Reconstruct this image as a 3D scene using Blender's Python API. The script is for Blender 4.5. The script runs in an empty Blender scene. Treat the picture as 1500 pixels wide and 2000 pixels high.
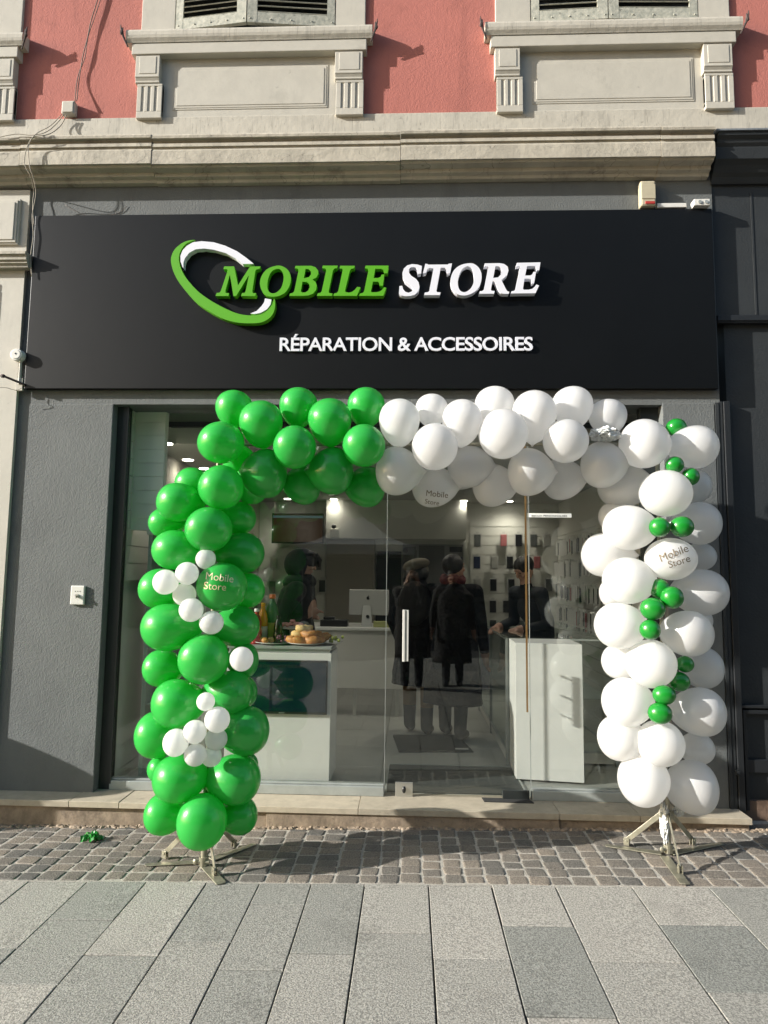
import bpy, bmesh, math, random
from mathutils import Vector, Matrix, noise
random.seed(7)
R = math.radians
scene = bpy.context.scene
COL = scene.collection

# ------------------------------------------------------------ camera
FL, PITCH, YAW, ROLL = 1292.0, 0.0975, -0.0408, 0.01164
CAM = Vector((0, 0, 1.55))
_cy, _sy, _cp, _sp = math.cos(YAW), math.sin(YAW), math.cos(PITCH), math.sin(PITCH)
FW = Vector((_sy*_cp, _cy*_cp, _sp)); R0 = Vector((_cy, -_sy, 0)); U0 = R0.cross(FW)
RT = R0*math.cos(ROLL)+U0*math.sin(ROLL); UP = -R0*math.sin(ROLL)+U0*math.cos(ROLL)
cd = bpy.data.cameras.new('camera'); cam = bpy.data.objects.new('camera', cd); COL.objects.link(cam)
cd.sensor_fit = 'HORIZONTAL'; cd.sensor_width = 36; cd.lens = 36*FL/1500
cd.clip_start = 0.05; cd.clip_end = 500
cam.matrix_world = Matrix(((RT.x, UP.x, -FW.x, CAM.x), (RT.y, UP.y, -FW.y, CAM.y), (RT.z, UP.z, -FW.z, CAM.z), (0, 0, 0, 1)))
scene.camera = cam

# ------------------------------------------------------------ sky, sun, exposure
TO_SUN = Vector((-3.3, -1.0, 1.3)).normalized()
ELEV = math.asin(TO_SUN.z); AZ = math.atan2(TO_SUN.x, TO_SUN.y)
w = bpy.data.worlds.new('World'); scene.world = w; w.use_nodes = True
nt = w.node_tree; nt.nodes.clear()
sky = nt.nodes.new('ShaderNodeTexSky'); sky.sky_type = 'NISHITA'; sky.sun_disc = False
sky.sun_elevation = ELEV; sky.sun_rotation = AZ; sky.air_density = 1.2; sky.dust_density = 1.5; sky.ozone_density = 1.0
bg = nt.nodes.new('ShaderNodeBackground'); bg.inputs[1].default_value = 0.118
wo = nt.nodes.new('ShaderNodeOutputWorld')
nt.links.new(sky.outputs[0], bg.inputs[0]); nt.links.new(bg.outputs[0], wo.inputs[0])
sl = bpy.data.lights.new('sun', 'SUN'); sl.energy = 5.0; sl.angle = R(0.55); sl.color = (1.0, 0.965, 0.91)
so = bpy.data.objects.new('sun', sl); COL.objects.link(so)
so.rotation_euler = (-TO_SUN).to_track_quat('-Z', 'Y').to_euler()
scene.view_settings.view_transform = 'Standard'; scene.view_settings.look = 'None'
scene.view_settings.gamma = 1.0; scene.view_settings.exposure = 0.9; scene.view_settings.use_curve_mapping = False
scene.cycles.max_bounces = 10; scene.cycles.transparent_max_bounces = 24; scene.cycles.sample_clamp_indirect = 6.0
scene.cycles.caustics_reflective = False; scene.cycles.caustics_refractive = False

SLOPE = 0.02                      # the street climbs gently to the right
def at(px, py, Y):
    """world point at depth Y that the photograph shows at this pixel (measuring aid)"""
    d = RT*((px-750)/FL)-UP*((py-1000)/FL)+FW
    return CAM+d*(Y/d.y)
def X(px, py, Y): return at(px, py, Y).x
def Z(px, py, Y): return at(px, py, Y).z
def gnd(px, py, z0=0.0, s=SLOPE):
    d = RT*((px-750)/FL)-UP*((py-1000)/FL)+FW
    return CAM+d*((z0-CAM.z+s*CAM.x)/(d.z-s*d.x))
FLOOR = 0.115
def flr(px, py): return gnd(px, py, FLOOR, 0)

# ------------------------------------------------------------ materials
def mat(name, col, rough=0.6, metal=0.0, spec=0.5, bump=None, var=None, coat=0.0, col2=None, emit=None, tint=None, stretch=None, cracks=None, bump2=None, stain=None, spots=None):
    m = bpy.data.materials.new(name); m.use_nodes = True; t = m.node_tree; N = t.nodes; L = t.links
    b = N['Principled BSDF']; b.inputs['Base Color'].default_value = (*col, 1); b.inputs['Roughness'].default_value = rough
    b.inputs['Metallic'].default_value = metal; b.inputs['Specular IOR Level'].default_value = spec
    if coat: b.inputs['Coat Weight'].default_value = coat; b.inputs['Coat Roughness'].default_value = 0.08
    if emit: b.inputs['Emission Color'].default_value = (*emit[0], 1); b.inputs['Emission Strength'].default_value = emit[1]
    tc = N.new('ShaderNodeTexCoord'); src = tc.outputs['Object']
    def nz(scale, detail=4, rg=0.6, st=None):
        n = N.new('ShaderNodeTexNoise'); n.inputs['Scale'].default_value = scale; n.inputs['Detail'].default_value = detail; n.inputs['Roughness'].default_value = rg
        if st:
            mp = N.new('ShaderNodeMapping'); mp.inputs['Scale'].default_value = st; L.new(src, mp.inputs[0]); L.new(mp.outputs[0], n.inputs['Vector'])
        else: L.new(src, n.inputs['Vector'])
        return n
    def ramp(fac, a, bb, ca, cb):
        r = N.new('ShaderNodeValToRGB'); r.color_ramp.elements[0].position = a; r.color_ramp.elements[1].position = bb
        r.color_ramp.elements[0].color = (*ca, 1); r.color_ramp.elements[1].color = (*cb, 1); L.new(fac, r.inputs[0]); return r.outputs[0]
    cur = None
    if var:
        c2 = col2 or tuple(c*(1-var[1]) for c in col)
        n = nz(var[0], 6, 0.65, stretch); lo_, hi_ = (0.42, 0.57) if var[0] > 100 else (0.35, 0.68); cur = ramp(n.outputs[0], lo_, hi_, c2, col)
    def mul(a, fac_color):
        mx = N.new('ShaderNodeMix'); mx.data_type = 'RGBA'; mx.blend_type = 'MULTIPLY'; mx.inputs[0].default_value = 1
        if a is None: mx.inputs[6].default_value = (*col, 1)
        else: L.new(a, mx.inputs[6])
        L.new(fac_color, mx.inputs[7]); return mx.outputs[2]
    if tint:
        a = N.new('ShaderNodeAttribute'); a.attribute_name = 'tint'
        cur = mul(cur, ramp(a.outputs['Fac'], 0, 1, tint[0], tint[1]))
    for st_ in (stain if isinstance(stain, list) else [stain] if stain else []):      # (scale, threshold, darkness[, stretch])
        n = nz(st_[0], 5, 0.7, st_[3] if len(st_) > 3 else None); cur = mul(cur, ramp(n.outputs[0], st_[1], st_[1]+0.09, (1, 1, 1), (st_[2],)*3))
    for sp_ in spots or []:   # (density, radius, value): round gum and drip spots
        v = N.new('ShaderNodeTexVoronoi'); v.inputs['Scale'].default_value = sp_[0]; L.new(src, v.inputs['Vector'])
        cur = mul(cur, ramp(v.outputs['Distance'], sp_[1]*.8, sp_[1], (sp_[2],)*3, (1, 1, 1)))
    if cracks:     # thin dark hairlines: (scale vector, width, darkness)
        n = nz(1.0, 2, 0.5, cracks[0]); mt = N.new('ShaderNodeMath'); mt.operation = 'SUBTRACT'; mt.inputs[1].default_value = 0.5; L.new(n.outputs[0], mt.inputs[0])
        ab = N.new('ShaderNodeMath'); ab.operation = 'ABSOLUTE'; L.new(mt.outputs[0], ab.inputs[0])
        cur = mul(cur, ramp(ab.outputs[0], 0.0, cracks[1], (cracks[2],)*3, (1, 1, 1)))
    if cur: L.new(cur, b.inputs['Base Color'])
    h = None
    if bump:       # (scale, strength, distance)
        n = nz(bump[0], 3, 0.55); bp = N.new('ShaderNodeBump'); bp.inputs['Strength'].default_value = bump[1]; bp.inputs['Distance'].default_value = bump[2]
        L.new(n.outputs[0], bp.inputs['Height']); h = bp
    if bump2:
        n = nz(bump2[0], 4, 0.6); bp = N.new('ShaderNodeBump'); bp.inputs['Strength'].default_value = bump2[1]; bp.inputs['Distance'].default_value = bump2[2]
        L.new(n.outputs[0], bp.inputs['Height'])
        if h: L.new(h.outputs[0], bp.inputs['Normal'])
        h = bp
    if h: L.new(h.outputs[0], b.inputs['Normal'])
    return m

def latex(name, col, trans):
    m = mat(name, col, 0.2, spec=0.5); t = m.node_tree; N = t.nodes; L = t.links
    b = N['Principled BSDF']; o = N['Material Output']
    tr = N.new('ShaderNodeBsdfTranslucent'); tr.inputs[0].default_value = (*[min(1, c*1.15) for c in col], 1)
    mx = N.new('ShaderNodeMixShader'); mx.inputs[0].default_value = trans
    L.new(b.outputs[0], mx.inputs[1]); L.new(tr.outputs[0], mx.inputs[2]); L.new(mx.outputs[0], o.inputs[0])
    b.inputs['Coat Weight'].default_value = 0.7; b.inputs['Coat Roughness'].default_value = 0.09; b.inputs['Roughness'].default_value = 0.3
    return m

def glass_mat(name, tint, r0=0.045, rough=0.0):
    m = bpy.data.materials.new(name); m.use_nodes = True; t = m.node_tree; N = t.nodes; L = t.links; N.clear()
    o = N.new('ShaderNodeOutputMaterial'); tr = N.new('ShaderNodeBsdfTransparent'); tr.inputs[0].default_value = (*tint, 1)
    gl = N.new('ShaderNodeBsdfGlossy'); gl.inputs['Roughness'].default_value = rough; gl.inputs[0].default_value = (0.95, 1, 0.97, 1)
    lw = N.new('ShaderNodeLayerWeight'); pw = N.new('ShaderNodeMath'); pw.operation = 'POWER'; pw.inputs[1].default_value = 5
    ml = N.new('ShaderNodeMath'); ml.operation = 'MULTIPLY_ADD'; ml.inputs[1].default_value = 1-r0; ml.inputs[2].default_value = r0
    lw.inputs[0].default_value = 0.5
    mx = N.new('ShaderNodeMixShader'); L.new(lw.outputs['Facing'], pw.inputs[0]); L.new(pw.outputs[0], ml.inputs[0]); L.new(ml.outputs[0], mx.inputs[0])
    L.new(tr.outputs[0], mx.inputs[1]); L.new(gl.outputs[0], mx.inputs[2]); L.new(mx.outputs[0], o.inputs[0])
    return m

M = {}
M['slab'] = mat('granite_slab', (0.42, 0.402, 0.362), 0.8, var=(130, 0.52), tint=((0.6, 0.645, 0.64), (1.06, 1.05, 1.02)), bump=(160, 0.5, 0.006), stain=[(2.2, 0.56, 0.86), (9, 0.62, 0.84), (30, 0.68, 0.75)], spots=[(3.1, 0.035, 0.62), (2.3, 0.03, 1.35), (7.0, 0.03, 0.7)])
M['bed'] = mat('joint_sand', (0.2, 0.185, 0.16), 0.95, bump=(90, 0.5, 0.01), var=(40, 0.4))
M['joint'] = mat('dark_joint', (0.085, 0.078, 0.066), 0.95, bump=(90, 0.5, 0.01), var=(40, 0.5))
M['mortar'] = mat('cobble_mortar', (0.46, 0.43, 0.37), 0.95, bump=(120, 0.6, 0.008), var=(60, 0.35))
M['cobble'] = mat('cobble_stone', (0.245, 0.225, 0.195), 0.75, var=(120, 0.45), tint=((0.55, 0.58, 0.6), (1.1, 1.02, 0.94)), bump=(110, 0.6, 0.008), stain=[(25, 0.6, 0.65), (3, 0.55, 0.85)])
M['tread'] = mat('limestone_tread', (0.5, 0.445, 0.345), 0.6, var=(14, 0.2), bump=(60, 0.15, 0.003), stain=(9, 0.6, 0.75), tint=((0.88, 0.87, 0.85), (1.05, 1.03, 1.0)))
M['riser'] = mat('stained_riser', (0.36, 0.28, 0.2), 0.75, var=(11, 0.45), bump=(50, 0.4, 0.006), stain=[(5, 0.56, 0.65), (30, 0.62, 0.6)])
M['pink'] = mat('pink_render', (0.46, 0.162, 0.13), 0.9, var=(1.6, 0.1), bump=(130, 0.6, 0.005), bump2=(35, 0.25, 0.007), stain=[(2.2, 0.58, 0.9), (1.0, 0.56, 0.88, (6, 6, .7)), (9, 0.68, 0.85)])
M['cream'] = mat('cream_paint', (0.51, 0.485, 0.415), 0.65, var=(7, 0.09), bump=(25, 0.18, 0.006), stain=[(16, 0.66, 0.75), (3, 0.6, 0.9)])
M['cream_crack'] = mat('cracked_cream_paint', (0.51, 0.48, 0.405), 0.7, var=(6, 0.14), bump=(22, 0.3, 0.008), cracks=((38, 6, 1.3), 0.008, 0.55), stain=[(18, 0.63, 0.62), (1.0, 0.58, 0.82, (9, 5, 1.2))])
M['cream_dirty'] = mat('weathered_cream_paint', (0.49, 0.45, 0.365), 0.75, var=(5, 0.25), bump=(18, 0.45, 0.01), cracks=((4, 4, 7), 0.004, 0.45), stain=[(4.5, 0.57, 0.68), (30, 0.66, 0.6), (1.0, 0.6, 0.75, (12, 8, 2))])
M['shutter'] = mat('peeling_shutter_paint', (0.5, 0.49, 0.41), 0.7, var=(28, 0.35), col2=(0.3, 0.31, 0.26), bump=(40, 0.4, 0.006), stain=(24, 0.6, 0.35))
M['stucco'] = mat('grey_stucco', (0.138, 0.148, 0.145), 0.8, var=(3, 0.16), bump=(95, 0.5, 0.006), bump2=(40, 0.3, 0.006), stain=[(1.4, 0.6, 0.86), (1.0, 0.58, 0.88, (7, 7, .8)), (18, 0.7, 0.7)])
M['frame'] = mat('anthracite_aluminium', (0.022, 0.026, 0.025), 0.45, metal=0.0)
M['alu'] = mat('pale_aluminium', (0.42, 0.45, 0.43), 0.4, metal=0.3, var=(9, 0.2), bump=(200, 0.1, 0.002))
M['sign'] = mat('sign_black', (0.0036, 0.0042, 0.0045), 0.44, spec=0.27, var=(2.2, 0.25), bump=(6, 0.06, 0.01))
M['letter_green'] = mat('letter_green', (0.09, 0.37, 0.004), 0.5)
M['letter_white'] = mat('letter_white', (0.75, 0.76, 0.82), 0.5)
M['dark_wall'] = mat('dark_painted_wall', (0.026, 0.03, 0.032), 0.65, var=(5, 0.2), bump=(60, 0.35, 0.006), stain=(12, 0.68, 1.7))
M['dark_trim'] = mat('black_painted_trim', (0.014, 0.016, 0.018), 0.5, bump=(40, 0.2, 0.004))
M['slate'] = mat('slate_flashing', (0.2, 0.22, 0.24), 0.6, var=(30, 0.3))
M['peeled'] = mat('peeled_wood', (0.2, 0.13, 0.09), 0.85, var=(9, 0.4), bump=(40, 0.5, 0.006))
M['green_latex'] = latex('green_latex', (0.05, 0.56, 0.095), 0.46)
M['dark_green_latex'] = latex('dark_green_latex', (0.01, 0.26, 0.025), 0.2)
M['white_latex'] = latex('white_latex', (0.83, 0.83, 0.82), 0.52)
M['gold_print'] = mat('gold_print', (0.75, 0.68, 0.4), 0.4, metal=0.2)
M['dark_print'] = mat('bronze_print', (0.16, 0.12, 0.07), 0.45, metal=0.3)
M['zinc'] = mat('zinc_steel', (0.45, 0.43, 0.33), 0.42, metal=0.7, var=(22, 0.35), bump=(60, 0.2, 0.004))
M['tape'] = mat('clear_tape', (0.7, 0.72, 0.7), 0.18, metal=0.25, spec=0.9, bump=(60, 0.9, 0.02))
M['cable'] = mat('grey_cable', (0.16, 0.12, 0.1), 0.7)
M['pale_cable'] = mat('pale_cable', (0.35, 0.31, 0.25), 0.7)
M['iron'] = mat('rusty_iron', (0.07, 0.05, 0.045), 0.8, var=(50, 0.4))
M['plastic_white'] = mat('white_plastic', (0.7, 0.69, 0.64), 0.45, var=(20, 0.08))
M['plastic_beige'] = mat('beige_plastic', (0.5, 0.45, 0.32), 0.5, var=(20, 0.12))
M['red'] = mat('red_lens', (0.4, 0.04, 0.03), 0.4)
M['int_wall'] = mat('shop_white_wall', (0.62, 0.62, 0.57), 0.6)
M['partition'] = mat('white_laminate', (0.85, 0.84, 0.78), 0.5)
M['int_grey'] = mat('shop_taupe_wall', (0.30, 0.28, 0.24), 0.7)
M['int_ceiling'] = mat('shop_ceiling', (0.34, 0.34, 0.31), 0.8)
M['tiles'] = mat('shop_floor_tile', (0.40, 0.41, 0.38), 0.35, var=(4, 0.12), tint=((0.88, 0.88, 0.88), (1.05, 1.05, 1.05)))
M['gloss_white'] = mat('gloss_white_panel', (0.76, 0.77, 0.74), 0.25, var=(8, 0.04))
M['black'] = mat('black_plastic', (0.012, 0.012, 0.013), 0.35)
M['screen'] = mat('dark_screen', (0.002, 0.005, 0.009), 0.12, emit=((0.003, 0.012, 0.02), 0.3))
M['screen2'] = mat('menu_screen', (0.012, 0.012, 0.01), 0.15, emit=((0.05, 0.025, 0.012), 0.2))
M['screen_text'] = mat('screen_text', (0.001, 0.002, 0.002), 0.6)
M['mat_dark'] = mat('door_mat', (0.03, 0.03, 0.028), 0.95, bump=(200, 0.8, 0.006), var=(20, 0.3))
M['grid'] = mat('entrance_grid', (0.1, 0.11, 0.105), 0.5, metal=0.3)
M['brass'] = mat('copper_strip', (0.42, 0.24, 0.09), 0.4, metal=0.5)
M['steel'] = mat('brushed_steel', (0.6, 0.6, 0.56), 0.3, metal=0.85)
M['silver'] = mat('computer_silver', (0.45, 0.46, 0.45), 0.4, metal=0.3)
M['skin'] = mat('skin', (0.42, 0.24, 0.17), 0.55, var=(40, 0.12))
M['cloth_black'] = mat('black_cloth', (0.008, 0.008, 0.009), 0.85, bump=(30, 0.5, 0.01))
M['jacket'] = mat('quilted_black_jacket', (0.004, 0.004, 0.005), 0.7, spec=0.2, bump=(14, 0.8, 0.03))
M['navy'] = mat('navy_cloth', (0.008, 0.012, 0.018), 0.8, bump=(30, 0.5, 0.01))
M['ochre'] = mat('ochre_trousers', (0.2, 0.115, 0.04), 0.85, bump=(30, 0.4, 0.01))
M['hair'] = mat('black_hair', (0.008, 0.007, 0.006), 0.5, bump=(80, 0.8, 0.01))
M['beret'] = mat('beige_wool', (0.12, 0.105, 0.075), 0.9, bump=(90, 0.6, 0.006))
M['scarf'] = mat('red_scarf', (0.07, 0.004, 0.004), 0.85, bump=(40, 0.6, 0.01))
M['bread'] = mat('baked_crust', (0.55, 0.27, 0.07), 0.55, var=(45, 0.55), col2=(0.33, 0.13, 0.03), bump=(60, 0.4, 0.004))
M['bread_pale'] = mat('pale_crust', (0.72, 0.5, 0.2), 0.6, var=(40, 0.3), bump=(60, 0.3, 0.004))
M['grape_dark'] = mat('dark_grape', (0.1, 0.02, 0.05), 0.3)
M['grape_green'] = mat('green_grape', (0.3, 0.36, 0.06), 0.3)
M['pink_sweet'] = mat('pink_sweet', (0.65, 0.27, 0.27), 0.6)
M['plate'] = mat('white_plate', (0.75, 0.74, 0.7), 0.25)
M['case_dark'] = mat('dark_case', (0.015, 0.016, 0.018), 0.4)
M['case_grey'] = mat('grey_case', (0.12, 0.13, 0.125), 0.4)
M['case_pink'] = mat('pink_case', (0.4, 0.14, 0.14), 0.4)
M['case_blue'] = mat('navy_case', (0.02, 0.03, 0.07), 0.4)
M['case_clear'] = mat('clear_case', (0.4, 0.4, 0.37), 0.2)
M['card'] = mat('card_backing', (0.5, 0.5, 0.47), 0.6)
M['poster_a'] = mat('poster_grey', (0.12, 0.12, 0.12), 0.5)
M['poster_b'] = mat('poster_dark_grey', (0.04, 0.04, 0.045), 0.5)
M['poster_c'] = mat('poster_violet', (0.09, 0.08, 0.15), 0.5)
M['poster_d'] = mat('poster_pale', (0.25, 0.25, 0.25), 0.5)
M['lamp'] = mat('lit_downlight', (0.9, 0.9, 0.85), 0.5, emit=((1.0, 0.93, 0.8), 14.0))
M['glass'] = glass_mat('shop_glass', (0.95, 0.958, 0.945), 0.046)
M['glass_case'] = glass_mat('showcase_glass', (0.88, 0.92, 0.9), 0.05)
M['bot_orange'] = mat('orange_juice', (0.7, 0.3, 0.02), 0.2)
M['bot_green'] = mat('green_bottle', (0.05, 0.16, 0.05), 0.15)
M['bot_dark'] = mat('dark_bottle', (0.015, 0.008, 0.006), 0.12)
M['bot_red'] = mat('red_bottle', (0.35, 0.02, 0.015), 0.25)
M['bot_label'] = mat('yellow_label', (0.6, 0.5, 0.1), 0.5)
M['bot_white'] = mat('white_label', (0.6, 0.58, 0.5), 0.5)
M['bot_cap'] = mat('orange_cap', (0.7, 0.16, 0.03), 0.4)
M['paper_yellow'] = mat('pale_yellow_paper', (0.3, 0.32, 0.13), 0.8)
M['far_wall'] = mat('far_render', (0.12, 0.112, 0.095), 0.9, var=(0.6, 0.2))
M['far_wall2'] = mat('far_render_pale', (0.15, 0.15, 0.14), 0.9, var=(0.6, 0.2))
M['far_glass'] = mat('far_window', (0.04, 0.05, 0.06), 0.15)
M['street'] = mat('street_asphalt', (0.06, 0.058, 0.055), 0.9, var=(3, 0.2), bump=(60, 0.4, 0.01))
M['far_roof'] = mat('far_roof', (0.16, 0.08, 0.06), 0.9)
M['canvas'] = mat('white_canvas', (0.4, 0.4, 0.39), 0.8)
M['bin'] = mat('dark_green_caster', (0.03, 0.05, 0.04), 0.5)

# ------------------------------------------------------------ builders
OFF = {}
class MB:
    def __init__(s): s.v = []; s.f = []; s.t = []; s.mi = []
    def add(s, vs, fs, tint=0.5, mi=0):
        o = len(s.v); s.v += [tuple(v) for v in vs]; s.f += [tuple(i+o for i in f) for f in fs]; s.t += [tint]*len(fs); s.mi += [mi]*len(fs)
    def box(s, x0, x1, y0, y1, z0, z1, tint=0.5, mi=0):
        if x0 > x1: x0, x1 = x1, x0
        if y0 > y1: y0, y1 = y1, y0
        if z0 > z1: z0, z1 = z1, z0
        s.add([(x0,y0,z0),(x1,y0,z0),(x1,y1,z0),(x0,y1,z0),(x0,y0,z1),(x1,y0,z1),(x1,y1,z1),(x0,y1,z1)],
              [(0,3,2,1),(4,5,6,7),(0,1,5,4),(1,2,6,5),(2,3,7,6),(3,0,4,7)], tint, mi); return s
    def obox(s, c, ax, ay, az, hx, hy, hz, tint=0.5, mi=0):
        vs = [c+ax*(i*hx)+ay*(j*hy)+az*(k*hz) for k in (-1, 1) for (i, j) in ((-1,-1),(1,-1),(1,1),(-1,1))]
        s.add(vs, [(0,3,2,1),(4,5,6,7),(0,1,5,4),(1,2,6,5),(2,3,7,6),(3,0,4,7)], tint, mi); return s
    def profx(s, prof, x0, x1):      # closed (y,z) outline swept along x
        n = len(prof); vs = [(x0, y, z) for y, z in prof]+[(x1, y, z) for y, z in prof]
        s.add(vs, [(i, (i+1) % n, n+(i+1) % n, n+i) for i in range(n)]+[tuple(range(n-1, -1, -1)), tuple(range(n, 2*n))]); return s
    def tube(s, pts, rad, seg=8, mi=0):
        pts = [Vector(p) for p in pts]; n = len(pts); rad = rad if isinstance(rad, (list, tuple)) else [rad]*n
        rings = []; up = Vector((0, 0, 1)); a0 = None
        for i, p in enumerate(pts):
            d = (pts[min(i+1, n-1)]-pts[max(i-1, 0)])
            d = d.normalized() if d.length > 1e-9 else Vector((0, 0, 1))
            if a0 is None: a0 = d.cross(up if abs(d.z) < .9 else Vector((1, 0, 0))).normalized()
            a = (a0-d*a0.dot(d)).normalized(); a0 = a; b = d.cross(a)
            rings.append([p+(a*math.cos(2*math.pi*k/seg)+b*math.sin(2*math.pi*k/seg))*rad[i] for k in range(seg)])
        vs = [v for r in rings for v in r]; fs = []
        for i in range(n-1):
            for k in range(seg): fs.append((i*seg+k, i*seg+(k+1) % seg, (i+1)*seg+(k+1) % seg, (i+1)*seg+k))
        fs.append(tuple(range(seg-1, -1, -1))); fs.append(tuple((n-1)*seg+k for k in range(seg)))
        s.add(vs, fs, 0.5, mi); return s
    def lathe(s, c, prof, seg=20, mi=0):   # prof [(r,z)] about vertical axis at c
        c = Vector(c); vs = []; fs = []
        for r, z in prof:
            for k in range(seg): a = 2*math.pi*k/seg; vs.append(c+Vector((r*math.cos(a), r*math.sin(a), z)))
        n = len(prof)
        for i in range(n-1):
            for k in range(seg): fs.append((i*seg+k, i*seg+(k+1) % seg, (i+1)*seg+(k+1) % seg, (i+1)*seg+k))
        fs.append(tuple(range(seg-1, -1, -1))); fs.append(tuple((n-1)*seg+k for k in range(seg)))
        s.add(vs, fs, 0.5, mi); return s
    def ball(s, c, rx, ry, rz, seg=16, rings=10, rot=None, nz=0.0, mi=0):
        c = Vector(c); vs = []; fs = []
        for i in range(rings+1):
            th = math.pi*i/rings
            for k in range(seg):
                a = 2*math.pi*k/seg; p = Vector((math.sin(th)*math.cos(a), math.sin(th)*math.sin(a), math.cos(th)))
                q = Vector((p.x*rx, p.y*ry, p.z*rz))
                if nz: q *= 1+nz*noise.noise(p*2.3+c*17)
                if rot: q = rot @ q
                vs.append(c+q)
        for i in range(rings):
            for k in range(seg): fs.append((i*seg+k, (i+1)*seg+k, (i+1)*seg+(k+1) % seg, i*seg+(k+1) % seg))
        s.add(vs, fs, 0.5, mi); return s
    def build(s, name, m, parent=None, origin=None, bevel=0, smooth=False, weld=False, bseg=2):
        base = Vector(origin) if origin is not None else Vector((0, 0, 0))
        if parent is not None: base = OFF[parent.name]
        me = bpy.data.meshes.new(name); me.from_pydata([Vector(v)-base for v in s.v], [], s.f)
        for mm in (m if isinstance(m, (list, tuple)) else [m]): me.materials.append(mm)
        if any(s.mi): me.polygons.foreach_set('material_index', s.mi)
        at_ = me.attributes.new('tint', 'FLOAT', 'FACE'); at_.data.foreach_set('value', s.t)
        bm = bmesh.new(); bm.from_mesh(me)
        if weld: bmesh.ops.remove_doubles(bm, verts=bm.verts, dist=1e-5)
        bmesh.ops.recalc_face_normals(bm, faces=bm.faces); bm.to_mesh(me); bm.free()
        if smooth:
            me.polygons.foreach_set('use_smooth', [True]*len(me.polygons))
        o = bpy.data.objects.new(name, me); COL.objects.link(o)
        if parent is not None: o.parent = parent
        else: o.location = base
        OFF[o.name] = base
        if bevel:
            b = o.modifiers.new('bevel', 'BEVEL'); b.width = bevel; b.segments = bseg; b.limit_method = 'ANGLE'; b.angle_limit = R(40)
        return o
def outline(name, loops, m, parent, Yf, th, bevel=0.0, pts3=False):
    """flat lettering: loops of world (x,z), first outer then holes, front face at Yf, thickness th"""
    cu = bpy.data.curves.new('tmp', 'CURVE'); cu.dimensions = '2D'; cu.fill_mode = 'BOTH'; cu.extrude = th/2; cu.bevel_depth = bevel; cu.bevel_resolution = 1
    for lp in loops:
        sp = cu.splines.new('POLY'); sp.points.add(len(lp)-1); sp.use_cyclic_u = True
        for i, (x, z) in enumerate(lp): sp.points[i].co = (x, z, 0, 1)
    to = bpy.data.objects.new('tmp', cu); COL.objects.link(to)
    me = bpy.data.meshes.new_from_object(to.evaluated_get(bpy.context.evaluated_depsgraph_get()))
    bpy.data.objects.remove(to)
    b = MB(); b.add([(v.co.x, Yf+th/2-v.co.z, v.co.y) for v in me.vertices], [tuple(p.vertices) for p in me.polygons])
    return b.build(name, m, parent)
def text_mesh(txt, size, off=0.0, ext=0.0, align='LEFT', res=4, shear=0.0, space=1.0):
    cu = bpy.data.curves.new('tmp', 'FONT'); cu.body = txt; cu.size = size; cu.offset = off; cu.extrude = ext; cu.align_x = align
    cu.resolution_u = res; cu.shear = shear; cu.space_character = space
    to = bpy.data.objects.new('tmp', cu); COL.objects.link(to)
    me = bpy.data.meshes.new_from_object(to.evaluated_get(bpy.context.evaluated_depsgraph_get()))
    bpy.data.objects.remove(to)
    return [v.co.copy() for v in me.vertices], [tuple(p.vertices) for p in me.polygons]
def tag(o, label, cat, group=None):
    o['label'] = label; o['category'] = cat
    if group: o['group'] = group
    return o
def struct(o): o['kind'] = 'structure'; return o
def thing(name, label, cat, loc, group=None):
    o = bpy.data.objects.new(name, None); COL.objects.link(o); o.empty_display_size = 0.1; o.location = loc; OFF[o.name] = Vector(loc)
    return tag(o, label, cat, group)
def copy_tree(o, parent=None, loc=None):
    kids = [c for c in bpy.data.objects if c.parent == o]
    c = o.copy(); COL.objects.link(c); c.parent = parent
    if loc is not None: c.location = loc
    OFF[c.name] = Vector(loc) if loc is not None else OFF[o.name]
    for k in kids: copy_tree(k, c)
    return c
def smooth_loop(pts, n=3):
    out = []; N = len(pts)
    for i in range(N):
        p0, p1, p2, p3 = [Vector((*pts[(i+j) % N], 0)) for j in (-1, 0, 1, 2)]
        for k in range(n):
            t = k/n; q = 0.5*((2*p1)+(-p0+p2)*t+(2*p0-5*p1+4*p2-p3)*t*t+(-p0+3*p1-3*p2+p3)*t**3); out.append((q.x, q.y))
    return out

# ============================================================ STREET
def gz(x): return SLOPE*x
YB = 3.53      # border between slabs and cobbles
def sheet(name, x0, x1, y0, y1, dz, m, thick=0.3):
    b = MB(); b.add([(x0,y0,gz(x0)+dz),(x1,y0,gz(x1)+dz),(x1,y1,gz(x1)+dz),(x0,y1,gz(x0)+dz),(x0,y0,gz(x0)+dz-thick),(x1,y0,gz(x1)+dz-thick),(x1,y1,gz(x1)+dz-thick),(x0,y1,gz(x0)+dz-thick)],
        [(0,1,2,3),(7,6,5,4),(0,4,5,1),(1,5,6,2),(2,6,7,3),(3,7,4,0)]); return struct(b.build(name, m))
sheet('ground', -60, 60, -60, 4.9, -0.045, M['street'])
sheet('paving_bed', -7, 7, -3.6, YB, -0.016, M['joint'], 0.02)
sheet('cobble_bed', -7, 7, YB+0.004, 4.6, -0.0065, M['mortar'], 0.02)
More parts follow.
